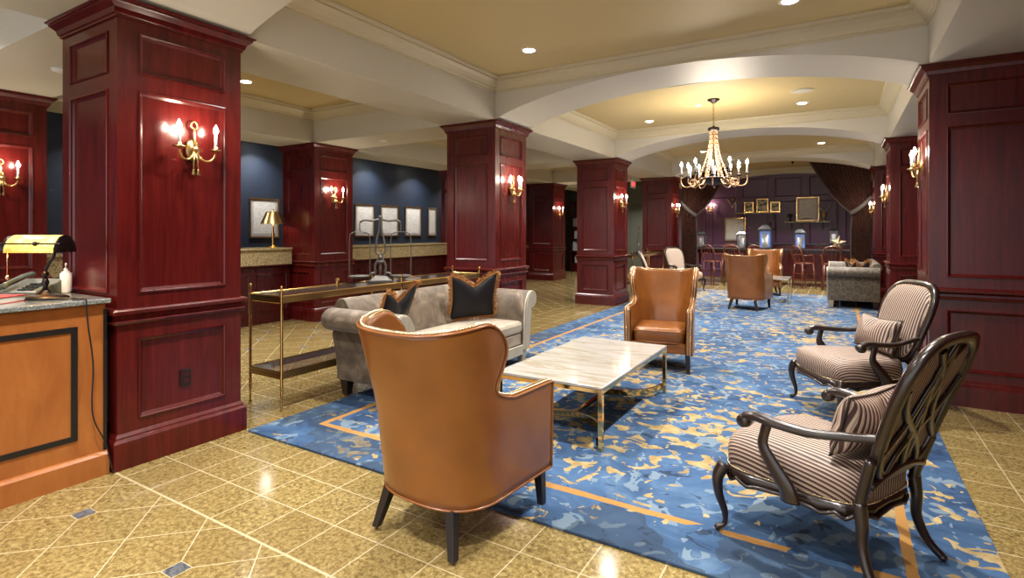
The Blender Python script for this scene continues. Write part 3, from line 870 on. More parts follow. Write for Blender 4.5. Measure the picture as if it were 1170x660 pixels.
def make_sofa(label, loc, rz, fabric, seatm, a=.86):
    """a = half inner length"""
    t = thing('sofa', label, 'sofa', loc, rz, 'velvet roll-arm sofas')
    D0, D1 = -.40, .42
    # arm profile in x (from inner face), z
    def prof(sg):
        P = [(a, .14), (a+.0, .45), (a+.015, .60), (a+.035, .68)]
        cx_, cz, r = a+.175, .70, .10
        for k in range(13):
            an = PI*.88-(PI*1.45)*k/12
            P.append((cx_+r*cos(an)*1.15, cz+r*sin(an)))
        P += [(a+.165, .56), (a+.135, .42), (a+.115, .28), (a+.105, .14)]
        return [(sg*x, z) for x, z in P]
    for sg in (-1, 1):
        p = prof(sg); cen = (sum(q[0] for q in p)/len(p), sum(q[1] for q in p)/len(p))
        ar = MB().prism(p, D0-.02, D1, 'Y').obj('arm', fabric, t, smooth=False, bevel=.006)
        for q in ar.data.polygons: q.use_smooth = len(q.vertices) == 4
        # silver facing: thin plate framing arm front
        MB().prism(p, D1, D1+.022, 'Y').obj('arm_facing', 'silver', t, bevel=.006)
        p2 = [(cen[0]+(x-cen[0])*.80, cen[1]+(z-cen[1])*.94) for x, z in p]
        MB().prism(p2, D1+.022, D1+.028, 'Y').obj('facing_panel', 'silver', t, bevel=.004)
    # back: section in y,z
    L = a+.10
    sec = [(-.20, .30), (-.22, .55), (-.255, .74), (-.28, .80)]
    cy_, cz, r = -.375, .79, .085
    for k in range(11):
        an = PI*.12+(PI*1.25)*k/10
        sec.append((cy_+r*cos(an), cz+r*sin(an)))
    sec += [(-.43, .62), (-.415, .40), (-.405, .14), (-.22, .14)]
    bk = MB().prism(sec, -L, L, 'X').obj('backrest', fabric, t, bevel=.008)
    for q in bk.data.polygons: q.use_smooth = len(q.vertices) == 4
    MB().box(-a, a, -.22, .40, .20, .33).obj('seat_deck', seatm, t, bevel=.015)
    MB().box(-a, a, -.22, .425, .335, .47).obj('seat_cushion', seatm, t, bevel=.04)
    MB().box(-a-.0, a+.0, .40, .43, .09, .20).obj('front_rail', 'silver', t, bevel=.006)
    for sx in (-1, 1):
        for sy, mm in ((D1-.05, 'silver'), (D0+.05, 'darkwood')):
            x = sx*(a+.05)
            MB().hexa([(x-.03, sy-.03, 0), (x+.03, sy-.03, 0), (x+.03, sy+.03, 0), (x-.03, sy+.03, 0)],
                      [(x-.045, sy-.045, .14), (x+.045, sy-.045, .14), (x+.045, sy+.045, .14), (x-.045, sy+.045, .14)]).obj('leg', mm, t, bevel=.004)
    return t
make_sofa('grey velvet roll-arm sofa with silver wood facings, backing onto the brass console', (-3.50, 4.42, RZ), rz_of(1, 0), 'velvet', 'seatvelvet', .91)
make_sofa('patterned grey velvet sofa on the far right of the rug, seen from its arm end', (.22, 13.3, RZ), rz_of(-1, 0), 'damask', 'seatvelvet', .90)
make_pillow('black copper-fringed cushion at the right end of the grey sofa, pinched into two ears', (-3.55, 5.02, .745), (-.26, .04, rz_of(.84, -.50)), .55, .48)
make_pillow('black fringed cushion leaning at the near left end of the grey sofa', (-3.50, 3.70, .745), (-.42, .12, rz_of(.95, .15)), .50, .46)
make_pillow('black fringed cushion on the far patterned sofa, left one', (.22, 12.75, .70), (-.2, 0, rz_of(-1, -.5)), .38, .36)
make_pillow('black fringed cushion on the far patterned sofa, right one', (.38, 12.95, .70), (-.2, 0, rz_of(-.8, -.9)), .38, .36)
# gold star ornament lying on the far sofa back
s_ = MB()
for z in (-.03, .03): pass
pts = []
cen = [s_.v((0, -.05, 0)), s_.v((0, .05, 0))]
rim = [s_.v(((.21 if k % 2 == 0 else .09)*cos(2*PI*k/10+.5), 0, (.21 if k % 2 == 0 else .09)*sin(2*PI*k/10+.5))) for k in range(10)]
for k in range(10):
    for c_ in cen: s_.f([c_, rim[k], rim[(k+1) % 10]])
o = s_.obj('star_ornament', 'star', loc=(-.05, 16.8, 1.19), rot=(.2, .3, .3))
tag(o, 'pale gilt star-shaped ornament on the dark table behind the far sofa', 'ornament')

# ------------------------------------------------------------------ striped armchairs (front = local +Y)
def make_bergere(label, loc, rz, fabric='stripe', group='striped open-arm chairs with dark carved frames', pillow_label=None, detail=True):
    t = thing('armchair', label, 'armchair', loc, rz, group)
    fw, bw, fd, bd = .355, .245, .33, -.27    # front/back half widths and depths
    # seat: plan outline
    def plan(sc, n=48):
        P = []
        for k in range(n):
            a = 2*PI*k/n; c_, s_ = cos(a), sin(a); e = .42
            y = math.copysign(abs(s_)**e, s_); x = math.copysign(abs(c_)**e, c_)
            yy = (fd+bd)/2+(fd-bd)/2*y*sc + (.035*(1-x*x) if y > 0 else 0)
            hw = bw+(fw-bw)*((yy-bd)/(fd-bd))
            P.append((x*hw*sc, yy))
        return P
    s_ = MB(); rows = []
    for z, sc in ((.315, .98), (.33, 1.02), (.40, 1.035), (.445, 1.01), (.47, .95), (.487, .82), (.497, .6), (.502, .3), (.503, .02)):
        rows.append([(x, y, z) for x, y in plan(sc)])
    vr = s_.grid(rows, closed_u=True); s_.f(vr[0][::-1]); s_.f(vr[-1]); se = s_.obj('seat', 'stripe_seat' if fabric == 'stripe' else fabric, t, smooth=True)
    ga = se.data.attributes.new('girth', 'FLOAT', 'POINT')
    for i_, v_ in enumerate(se.data.vertices):
        x, y, z = v_.co; hw = bw+(fw-bw)*((y-bd)/(fd-bd))
        q = max(0, min(1, (abs(x)/hw-.5)/.4)); q = q*q*(3-2*q)
        ga.data[i_].value = x+math.copysign(1, x)*q*max(0, .47-z)
    # seat rail, serpentine apron
    r_ = MB(); rows = []
    pl = plan(1.03, 64); pi_ = plan(.93, 64)
    top, bot = [], []
    for k in range(64):
        a = 2*PI*k/64
        x, y = pl[k]
        wob = .022*cos(8*a)**2
        top.append((x, y, .325)); bot.append((x, y, .262+wob))
    itop = [(x, y, .325) for x, y in pi_]; ibot = [(x, y, b[2]) for (x, y), b in zip(pi_, bot)]
    r_.grid([top, bot, ibot, itop], closed_u=True, closed_v=True)
    r_.tube([(x*1.01, y*1.01, b[2]+.004) for (x, y), b in zip(pl, bot)], .010, 6, closed=True)
    r_.obj('seat_rail', 'darkwood', t, smooth=True)
    nl = MB().tube([(x, y, .333) for x, y in pl], .0015, 5, closed=True)
    for k in range(64):
        x, y = pl[k]; x2, y2 = pl[(k+1) % 64]
        for q in (0, .5): nl.sph((x+(x2-x)*q, y+(y2-y)*q, .333), .0048, 6)
    nl.obj('nailhead_trim', 'nail' if fabric == 'stripe' else 'obrass', t, smooth=True)
    # cabriole front legs
    for sx in (-1, 1):
        x, y = sx*(fw-.015), fd-.02
        pts = catmull([(x, y, .33), (x+sx*.022, y+.022, .27), (x+sx*.02, y+.02, .19), (x-sx*.0, y-.0, .10), (x+sx*.0, y+.0, .04), (x+sx*.022, y+.022, .018)], 5)
        n = len(pts); rr = [.034-.0215*min(1, k/(n*.72)) for k in range(n)]
        for q in range(4): rr[-1-q] = .017-.001*q
        l_ = MB().tube(pts, rr, 10); l_.sph((x+sx*.022, y+.022, .018), .018, 10); l_.obj('leg', 'darkwood', t, smooth=True)
    for sx in (-1, 1):
        x, y = sx*(bw+.0), bd+.0
        pts = catmull([(x, y-.0, .36), (x, y-.01, .27), (x, y-.01, .18), (x+sx*.015, y-.045, .08), (x+sx*.03, y-.10, .02)], 5)
        n = len(pts); l_ = MB().tube(pts, [.028-.012*k/n for k in range(n)], 10); l_.sph(pts[-1], .019, 10, (1, 1, .9)); l_.obj('leg', 'darkwood', t, smooth=True)
    # raked back: B(u,z) local plane; u across, v up
    def bp(u, v, off=0.):     # v metres up the back from z=.36
        lean = .25
        return (u, bd-.0-v*lean-.13*v*v+off, .36+v*.99)
    def back_outline(sc, n=56, bot=.10, topv=.70):
        P = []
        for k in range(n):
            a = 2*PI*k/n; c_, s2 = cos(a), sin(a)
            e = .55 if s2 > 0 else .38
            hv = (topv-bot)/2; cv = (topv+bot)/2
            v = math.copysign(abs(s2)**(.8 if s2 > 0 else .45), s2)
            u = math.copysign(abs(c_)**e, c_)
            hw = .225+.065*((v+1)/2)
            P.append((u*hw*sc, cv+v*hv*sc))
        return P
    ol = back_outline(1.)
    fr = MB(); sec_ = []
    for k, (u, v) in enumerate(ol):
        cu, cv = 0, .42; L = math.hypot(u-cu, v-cv); du, dv = (u-cu)/L, (v-cv)/L
        sec_.append([bp(u+du*a_, v+dv*a_, b_) for a_, b_ in ((.030, -.004), (.026, .014), (.016, .020), (-.010, .022), (-.020, .014), (-.022, -.014), (-.014, -.024), (.0, -.020), (.012, -.027), (.024, -.022))])
    fr.grid(sec_, closed_u=True, closed_v=True)
    fr.obj('back_frame', 'darkwood', t, smooth=True)
    for sx in (-1, 1):
        ps = [(sx*(bw+.0), bd, .30)]+[bp(sx*(.240+.01*k), .02+.06*k) for k in range(4)]
        MB().tube(catmull(ps, 4), .024, 8).obj('back_post', 'darkwood', t, smooth=True)
    # upholstered pad
    pd = MB(); rows = []
    for sc, off in ((.99, -.004), (.97, .012), (.90, .036), (.72, .050), (.4, .056), (.03, .058)):
        rows.append([bp(u, v, off) for u, v in back_outline(sc)])
    vr = pd.grid(rows, closed_u=True); pd.f(vr[-1]); 
    vr2 = pd.grid([[bp(u, v, -.006) for u, v in back_outline(sc)] for sc in (.99, .5, .03)], closed_u=True)
    pd.obj('back_pad', fabric, t, smooth=True)
    nb = MB().tube([bp(u, v, .019) for u, v in back_outline(.955, 110)], .003, 5, closed=True)
    for k, (u, v) in enumerate(back_outline(.955, 110)): nb.sph(bp(u, v, .020), .0045, 6)
    nb.obj('back_nails', 'nail' if fabric == 'stripe' else 'obrass', t, smooth=True)
    # open fretwork on the rear
    if detail:
        fw_ = MB()
        def bar(pts, r=.0125):
            P3 = [Vector(bp(u, v, -.018)) for u, v in pts]; rr_ = []
            for q in range(len(pts)):
                a_, b_ = pts[max(q-1, 0)], pts[min(q+1, len(pts)-1)]; du, dv = b_[0]-a_[0], b_[1]-a_[1]; L = math.hypot(du, dv); nu, nv = -dv/L*.017, du/L*.017
                u, v = pts[q]
                rr_.append([bp(u+nu, v+nv, -.012), bp(u+nu*.8, v+nv*.8, -.024), bp(u-nu*.8, v-nv*.8, -.024), bp(u-nu, v-nv, -.012)])
            fw_.grid(rr_, closed_u=True)
        for sx in (-1, 1):
            for (u0, v0, u1, v1, bulge) in ((-.225, .22, .10, .66, .05), (-.13, .12, .235, .50, -.05), (.0, .12, .0, .68, .05)):
                P = []
                for k in range(13):
                    f = k/12
                    P.append((sx*(u0+(u1-u0)*f+bulge*sin(2*PI*f)*.6), v0+(v1-v0)*f))
                bar(P)
        fw_.obj('fretwork', 'darkwood', t, smooth=True)
        MB().tube([bp(-.235+.47*k/16, .075+.045*sin(PI*k/16), -.012) for k in range(17)], .021, 8, flat=.8).obj('lower_rail', 'darkwood', t, smooth=True)
    # arms
    for sx in (-1, 1):
        p0 = bp(sx*.245, .29)
        pts = catmull([p0, (sx*.285, -.22, .625), (sx*.33, -.10, .612), (sx*.36, .03, .618), (sx*.365, .12, .625), (sx*.365, .175, .610)], 6)
        n = len(pts)
        a_ = MB().tube(pts, [.021+.010*(k/n) for k in range(n)], 10, flat=.8)
        a_.lathe([(.004, -.030), (.028, -.028), (.034, 0), (.028, .028), (.004, .030)], (sx*.365, .178, .592), 14, axis='X')
        a_.obj('arm', 'darkwood', t, smooth=True)
        pts = catmull([(sx*.345, -.03, .29), (sx*.355, -.02, .35), (sx*.362, .04, .43), (sx*.365, .085, .50), (sx*.365, .08, .56), (sx*.365, .065, .61)], 5)
        n = len(pts)
        MB().tube(pts, [.048-.024*min(1, k/(n*.7)) for k in range(n)], 10, flat=.5, up=(1, 0, 0)).obj('arm_support', 'darkwood', t, smooth=True)
    if pillow_label:
        r = Matrix.Rotation(rz, 3, 'Z')
        l = Vector(loc)+r @ Vector((.0, -.185, .640))
        pm, edge = pillow_mb(.46, .27, .19, 0., .012)
        p = thing('lumbar_pillow', pillow_label, 'cushion', tuple(l), rz, 'striped lumbar cushions')
        pm.obj('cover', fabric, p, smooth=True)
        MB().tube(edge, .006, 6, closed=True).obj('piping', 'darkwood' if fabric == 'stripe' else fabric, p, smooth=True)
        p.rotation_euler = (.30, 0, rz)
    return t
make_bergere('striped open-arm chair nearest the camera at right, its fretwork back turned to us', (-.06, 3.01, RZ), rz_of(-.89, .455), pillow_label='striped lumbar cushion on the nearest striped armchair')
make_bergere('farther striped open-arm chair at right, seat and front legs in view', (.10, 5.30, RZ), rz_of(-.86, -.51), pillow_label='striped lumbar cushion on the farther striped armchair')
make_bergere('beige open-arm chair by the left curtain, beyond the facing leather chair', (-3.35, 13.9, RZ), rz_of(.75, -.65), fabric='beige', group='beige open-arm chairs in the distance', detail=False)
make_bergere('beige open-arm chair in profile, behind the leather chair that faces us', (-3.12, 11.25, RZ), rz_of(.95, .3), fabric='beige', group='beige open-arm chairs in the distance', detail=False)

# ------------------------------------------------------------------ brass consoles
def make_console(label, x0, x1, y0, y1, z, zl):
    t = thing('console_table', label, 'console table', (x0, y0, 0))
    w, L = x1-x0, y1-y0
    def post(x, y):
        return MB().lathe([(.006, 0), (.013, .008), (.013, .02), (.006, .03), (.009, .09), (.014, .16), (.011, .17), (.016, .18), (.011, .19), (.016, .20), (.0115, .21), (.0115, z+.02), (.008, z+.03), (.012, z+.04), (.006, z+.05), (.013, z+.065), (.013, z+.078), (.006, z+.09)], (x, y, 0), 12).obj('post', 'brass', t, smooth=True)
    n = 3
    for k in range(n):
        yy = L*k/(n-1)
        for xx in (0, w): post(xx, yy)
    for zz in (z, zl):
        g = MB()
        e = .008
        g.box(-e, e, 0, L, zz-.055, zz).box(w-e, w+e, 0, L, zz-.055, zz).box(0, w, -e, e, zz-.055, zz).box(0, w, L-e, L+e, zz-.055, zz)
        g.obj('gallery_rail', 'gallery', t)
        r_ = MB()
        for q in (zz, zz-.055):
            r_.tube([(0, 0, q), (0, L, q)], .0065, 6).tube([(w, 0, q), (w, L, q)], .0065, 6).tube([(0, 0, q), (w, 0, q)], .0065, 6).tube([(0, L, q), (w, L, q)], .0065, 6)
        r_.obj('rail_beading', 'brass', t)
        MB().box(e, w-e, e, L-e, zz-.012, zz-.002).obj('glass_shelf', 'tglass', t)
    return t
make_console('long two-tier brass and glass console table behind the grey sofa', -4.42, -3.99, 2.88, 5.78, .955, .32)
make_console('far brass and glass console table beyond the third column', -4.42, -3.99, 11.8, 14.3, .955, .36)

def make_scale(label, x, y, z, rz):
    t = thing('balance_scale', label, 'scale', (x, y, z), rz, 'antique balance scales')
    b = MB(); b.box(-.14, .14, -.08, .08, .0, .02)
    b.hexa([(-.105, -.07, .02), (.13, -.07, .02), (.13, .07, .02), (-.105, .07, .02)], [(-.05, -.035, .07), (.05, -.035, .07), (.05, .035, .07), (-.05, .035, .07)])
    b.obj('foot', 'iron', t, bevel=.004)
    p = MB()
    for s_ in (-1, 1):
        p.tube(catmull([(s_*.05, 0, .06), (s_*.055, 0, .17), (s_*.02, 0, .25), (s_*.015, 0, .29), (s_*.05, 0, .33), (s_*.035, 0, .46), (s_*.012, 0, .56), (s_*.008, 0, .66)], 5), .011, 8)
        p.tube(catmull([(s_*.13, 0, .03), (s_*.10, 0, .09), (s_*.05, 0, .10), (s_*.055, 0, .15)], 5), .010, 8)
    p.tube([(0, 0, .05), (0, 0, .22)], .014); p.sph((0, 0, .69), .024)
    p.sph((0, 0, .26), .026); p.lathe([(.035, .2), (.04, .215), (.03, .23)], n=12)
    p.obj('pillar', 'iron', t, smooth=True)
    MB().tube(catmull([(-.215, 0, .635), (-.17, 0, .66), (-.08, 0, .655), (0, 0, .67), (.08, 0, .655), (.17, 0, .66), (.215, 0, .635)], 6), .0115, 8).obj('beam', 'iron', t, smooth=True)
    for s_ in (-1, 1):
        MB().tube(catmull([(s_*.215, 0, .63), (s_*.215, 0, .57), (s_*.21, 0, .54)], 4), .006).tube(catmull([(s_*.215-.105, 0, .065), (s_*.215-.105, 0, .46), (s_*.215-.07, 0, .525), (s_*.215, 0, .535), (s_*.215+.07, 0, .525), (s_*.215+.105, 0, .46), (s_*.215+.105, 0, .065)], 6), .0055, 8).obj('bail', 'iron', t, smooth=True)
        MB().lathe([(.01, .035), (.08, .045), (.118, .062), (.121, .07), (.11, .068), (.01, .055)], (s_*.215, 0, 0), 24).obj('pan', 'iron', t, smooth=True)
    return t
make_scale('antique grey iron balance scale on the brass console behind the sofa', -4.22, 4.25, .957, .72)
make_scale('distant balance scale on the far brass console', -4.2, 12.9, .957, rz_of(-1, 0)+.2)
o = MB().lathe([(.02, 0), (.024, .01), (.012, .04), (.02, .08), (.008, .09)], n=12).obj('brass_weight', 'brass', smooth=True, loc=(-4.2, 3.65, .953))
tag(o, 'small brass weight standing on the console left of the scale', 'weight')

# ------------------------------------------------------------------ side table between far chairs
t = thing('side_table', 'small marble-topped gold side table between the far leather chairs', 'table', (-1.10, 12.85, RZ))
MB().box(-.2, .2, -.42, .42, .48, .50).obj('tabletop', 'marble', t)
MB().box(-.2, .2, -.42, -.4, .455, .48).box(-.2, .2, .4, .42, .455, .48).box(-.2, -.18, -.4, .4, .455, .48).box(.18, .2, -.4, .4, .455, .48).obj('apron', 'gold', t)
for sx in (-1, 1):
    for sy in (-1, 1): MB().box(sx*.19-.01, sx*.19+.01, sy*.41-.01, sy*.41+.01, 0, .456).obj('leg', 'gold', t)

# ------------------------------------------------------------------ reception counter
def make_counter(label, y0, y1):
    t = thing('reception_counter', label, 'counter', (-8.0, y0, 0)); L = y1-y0
    MB().box(-.55, .07, 0, L, 1.19, 1.225).obj('countertop', 'granite', t, bevel=.006)
    MB().box(-.50, .045, 0, L, .95, 1.185).obj('granite_apron', 'granite', t)
    b = MB().box(-.48, -.005, .002, L-.002, 0, .95); n = max(1, round(L/.72)); w = L/n
    for k in range(n): b.panelled((0, k*w, 0), (0, 1, 0), (1, 0, 0), w, .1, .90, [(.07, w-.07, .2, .80)])
    b.obj('panelled_front', 'mahog_d', t)
    MB().prism([(-.01, .90), (.02, .905), (.045, .93), (.045, .95), (-.01, .95)], 0, L, 'Y').obj('moulding', 'mahog_d', t)
    MB().box(-.01, .02, 0, L, 0, .12).obj('baseboard', 'mahog_d', t, bevel=.004)
    return t
make_counter('reception counter with gold granite edge under the brass lamp, left stretch', 2.50, 5.94)
make_counter('reception counter with gold granite edge below the row of framed documents', 6.88, 10.3)

def frame(label, c, w, h, N, m_frame='brass', inner='doc', group=None, mount=.05, t_=.02, name='framed_document', cat='picture'):
    """N: outward normal in plan"""
    rz = rz_of(*N)
    t = thing(name, label, cat, c, rz, group)
    f = .028
    g = MB().box(-w/2, w/2, 0, t_, -h/2, -h/2+f).box(-w/2, w/2, 0, t_, h/2-f, h/2).box(-w/2, -w/2+f, 0, t_, -h/2+f, h/2-f).box(w/2-f, w/2, 0, t_, -h/2+f, h/2-f)
    g.obj('frame', m_frame, t, bevel=.003)
    MB().box(-w/2+f, w/2-f, 0, t_*.4, -h/2+f, h/2-f).obj('mount', 'mount', t)
    q = f+mount
    MB().box(-w/2+q, w/2-q, t_*.4, t_*.5, -h/2+q, h/2-q).obj('print', inner, t)
    return t
yy = [(6.48, .62, 'framed document with gilt frame behind the brass lamp'), (9.05, .60, 'first framed document on the navy wall right of the reception column'),
      (9.87, .62, 'second framed document on the navy wall, behind the scale'), (10.73, .62, 'third framed document on the navy wall'),
      (11.5, .36, 'narrow framed document last on the navy wall, nearly hidden')]
for y, w_, l in yy: frame(l, (XL+.001, y, 1.75), w_, .76, (1, 0), 'obrass', group='framed documents on the navy wall')

# brass table lamp on reception counter
t = thing('table_lamp', 'brass table lamp with metal cone shade on the reception counter', 'lamp', (-8.15, 5.72, 1.225))
MB().lathe([(.08, 0), (.082, .012), (.05, .02), (.03, .03), (.018, .05), (.028, .07), (.016, .10), (.022, .16), (.026, .22), (.015, .30), (.018, .34), (.008, .36), (.008, .44)], n=20).obj('base', 'brass', t, smooth=True)
MB().lathe([(.195, .40), (.105, .60)], n=40, cap=False).obj('lamp_shade', 'obrass', t, smooth=True, solid=0)
MB().tube([(0, 0, .44), (0, 0, .62)], .004).sph((0, 0, .63), .014).tube([(-.1, 0, .60), (.1, 0, .60)], .003).tube([(0, -.1, .60), (0, .1, .60)], .003).obj('finial', 'brass', t, smooth=True)
light('POINT', 'counter_lamp', (-8.15, 5.72, 1.72), 5, (1, .85, .62), .03)

# ------------------------------------------------------------------ desk front left
t = thing('desk', 'amber maple desk with black inlay and grey granite top at the left edge', 'desk', (-3.9, 0, 0))
DY0, DY1 = -1.4, 1.575; DX = -.92
b = MB().box(DX, 0, DY0, DY1, .03, 1.05); b.obj('carcass', 'maple', t, bevel=.004)
MB().box(DX-.0, .032, DY0, DY1+.02, 1.055, 1.085).obj('countertop', 'granite_g', t, bevel=.006)
MB().prism([(0, 0), (.028, 0), (.028, .125), (.014, .14), (.0, .145)], DY0, DY1+.01, 'Y').obj('skirting', 'maple', t)
g = MB()
for (y0, y1) in ((-1.3, .02), (.22, 1.43)):
    z0, z1, s_ = .25, .93, .032
    g.box(-.002, .006, y0, y1, z0, z0+s_).box(-.002, .006, y0, y1, z1-s_, z1).box(-.002, .006, y0, y0+s_, z0+s_, z1-s_).box(-.002, .006, y1-s_, y1, z0+s_, z1-s_)
g.obj('inlay_border', 'black', t)
MB().box(-.03, .004, DY1-.012, DY1+.006, .15, 1.02).obj('black_edge', 'black', t)
# banker's lamp
t = thing('desk_lamp', 'bronze desk lamp with glowing amber art-glass shade on the maple desk', 'lamp', (-4.18, 1.37, 1.085), .54)
MB().lathe([(.105, 0), (.108, .008), (.095, .018), (.06, .026), (.03, .034), (.02, .05), (.018, .055)], n=28).obj('base', 'bronze', t, smooth=True).scale = (1.15, 1, 1)
st = MB().tube(catmull([(0, 0, .05), (0, 0, .14), (.0, .0, .17), (.03, -.01, .22), (.06, -.01, .27), (.05, -.01, .32), (.02, -.02, .35)], 6), [.010]*37, 8)
st.sph((0, 0, .15), .02).sph((.02, -.02, .35), .014)
st.lathe([(.018, .055), (.012, .075), (.02, .10), (.011, .13)], n=12)
st.obj('stem', 'bronze', t, smooth=True)
rows = []
for k in range(15):
    a = PI*1.0*k/14
    rows.append([(x-.03, -.085*cos(a), .285+.105*sin(a)) for x in (-.15, -.05, .05, .15)])
sh = MB(); sh.grid(rows); sh.obj('glass_shade', 'amber', t, smooth=True, solid=.004)
for sx in (-1, 1):
    e_ = MB(); rr = []
    for q in range(5):
        f = q/4; x = sx*(.15+(.075 if sx < 0 else .008)*sin(f*PI/2)); sc = cos(f*PI/2)
        rr.append([(x-.03, -.087*cos(PI*k/14)*max(sc, .02), .285+.108*sin(PI*k/14)*max(sc, .02)) for k in range(15)])
    e_.grid(rr); e_.obj('shade_cap', 'bronze', t, smooth=True, solid=.004)
MB().tube([(-.22, -.096, .34), (.17, -.096, .34)], .005).sph((.02, -.096, .34), .014).tube([(.02, -.02, .35), (.02, -.096, .34)], .006).obj('cross_rod', 'bronze', t, smooth=True)
MB().tube([(-.18, -.06, .33), (-.18, -.06, .15)], .0025).lathe([(.003, .15), (.008, .145), (.010, .13), (.003, .12)], (-.18, -.06, 0), 10).obj('pull_chain', 'nail', t, smooth=True)
light('POINT', 'desk_lamp_bulb', (-4.22, 1.35, 1.41), 4., (1, .66, .25), .03)
# telephone
t = thing('telephone', 'dark grey desk telephone behind the amber lamp', 'telephone', (-4.52, 1.40, 1.085), .54)
MB().hexa([(-.13, -.10, 0), (.13, -.10, 0), (.13, .12, 0), (-.13, .12, 0)], [(-.13, -.10, .03), (.13, -.10, .03), (.13, .12, .10), (-.13, .12, .10)]).obj('body', 'plastic', t, bevel=.008)
MB().tube([(-.09, -.10, .06), (-.09, -.06, .08), (-.09, .06, .12), (-.09, .12, .125)], [.028, .02, .02, .028], 8, flat=.7).obj('handset', 'plastic', t, smooth=True)
k = MB()
for i in range(4):
    for j in range(3): k.box(-.01+j*.035, .015+j*.035, -.08+i*.03, -.06+i*.03, .034+.0095*i, .046+.0095*i)
k.obj('keypad', 'black', t)
t = thing('bottle', 'white pump bottle on the desk beside the column', 'bottle', (-4.47, 1.575, 1.085))
MB().lathe([(.03, 0), (.032, .01), (.032, .13), (.012, .15), (.012, .165)], n=16).obj('body', 'candle', t, smooth=True)
MB().tube([(0, 0, .165), (0, 0, .195), (.035, -.01, .195)], .006).obj('pump', 'white', t, smooth=True)
t = thing('book', 'red book lying on the granite desk top at the left edge', 'book', (-4.23, 1.13, 1.085), .54)
MB().box(-.13, .13, -.09, .09, 0, .004).box(-.13, .13, -.09, .09, .034, .038).box(-.13, .13, -.09, -.086, .004, .034).obj('cover', 'red', t)
MB().box(-.126, .126, -.086, .086, .004, .034).obj('pages', 'page', t)
pts = catmull([(-4.12, 1.30, 1.094), (-4.0, 1.42, 1.094), (-3.90, 1.45, 1.093), (-3.862, 1.46, 1.085), (-3.868, 1.47, .95), (-3.875, 1.50, .7), (-3.855, 1.49, .4), (-3.862, 1.56, .2), (-3.845, 1.585, .05), (-3.84, 1.59, .01)], 8)
tag(MB().tube(pts, .0045, 6).obj('lamp_cord', 'black', smooth=True), 'thin black cord draped down the front of the maple desk', 'cord')

# ------------------------------------------------------------------ curtains
def curtain(label, sg):
    """sg=+1 right curtain; mirrored about x=-1.6"""
    def mx(x): return x if sg > 0 else -3.2-x
    t = thing('curtain', label, 'curtain', (mx(.45), 15.64, 0), group='tied-back velvet curtains')
    ox = mx(.45)
    NU, NVv = 90, 36
    rows = []
    for i in range(NVv+1):
        v = i/NVv
        r = []
        for k in range(NU+1):
            u = k/NU                      # 0 leading edge, 1 at the pier
            xt = -.66+1.30*u
            zt = arch_z(xt, -3.86, .66)-.01
            xb = .24+.38*u; zb = 1.93+.42*u*u
            # swooping leading edge
            f = v
            x = xt+(xb-xt)*(f**1.0); z = zt+(zb-zt)*f
            sag = -.10*sin(PI*f)*(1-u)
            x += -sag*.2; z += -.18*sin(PI*f)*(1-u*.6)
            am = .035*(1-.55*f)
            y = am*sin(u*PI*2*15)+.02*sin(u*9)
            r.append((mx(x)-ox, y-.02, z))
        rows.append(r)
    for i in range(1, 25):
        v = i/24; r = []
        for k in range(NU+1):
            u = k/NU; z0 = 1.93+.42*u*u
            wdt = 1+.10*sin(v*PI)
            x = .43+(-.19+.38*u)*wdt
            z = z0*(1-v)+.012*v
            y = .028*sin(u*PI*2*11+.4)*(0.5+.5*v)
            r.append((mx(x)-ox, y-.02, z))
        rows.append(r)
    dr = MB(); dr.grid(rows); dr.obj('drape', 'curtain', t, smooth=True, solid=.006)
    MB().tube([r[0] for r in rows], .016, 6).obj('edge_trim', 'rope', t, smooth=True)
    band = [(mx(.20+.46*k/12)-ox, -.075-.02*sin(PI*k/12), 1.93+.42*(k/12)**1.4) for k in range(13)]
    MB().tube(band, .028, 8, flat=2.).obj('tieback', 'rope', t, smooth=True)
    return t
curtain('bronze-brown velvet curtain gathered to the right pier', 1)
curtain('bronze-brown velvet curtain gathered to the left column', -1)

# ------------------------------------------------------------------ bar area
frame('gilt-framed document hung low on the plum wall, left of the lanterns', (-2.98, YF-.035, 1.56), .66, .78, (0, -1), 'brass', group=None)
frame('gilt-framed document standing on the right wall shelf', (-.86, YF-.13, 2.185), .62, .74, (0, -1), 'obrass', group=None)
def shelf(x0, x1, z, label):
    t = thing('wall_shelf', label, 'shelf', ((x0+x1)/2, YF-.03, z)); w = x1-x0
    MB().box(-w/2, w/2, -.26, -.003, -.03, 0).obj('board', 'star' if False else 'obrass' if False else 'shelfwood', t, bevel=.004)
    for s_ in (-1, 1): MB().box(s_*w*.34-.015, s_*w*.34+.015, -.2, -.003, -.06, -.03).box(s_*w*.34-.015, s_*w*.34+.015, -.04, -.003, -.28, -.06).tube([(s_*w*.34, -.18, -.06), (s_*w*.34, -.03, -.24)], .01).obj('bracket', 'black', t)
shelf(-2.9, -1.62, 2.10, 'long wooden wall shelf carrying three small pictures')
shelf(-1.5, -.26, 1.80, 'wooden wall shelf carrying the framed document and trophies')
for x, w_, h_, l in ((-2.53, .28, .34, 'small sepia picture at the left of the upper wall shelf'), (-2.13, .34, .44, 'larger sepia picture in the middle of the upper wall shelf'), (-1.76, .27, .33, 'small sepia picture at the right of the upper wall shelf')):
    frame(l, (x, YF-.20, 2.10+h_/2), w_, h_, (0, -1), 'brass', 'sepia', 'sepia pictures on the upper shelf', .015, .015, 'framed_picture')
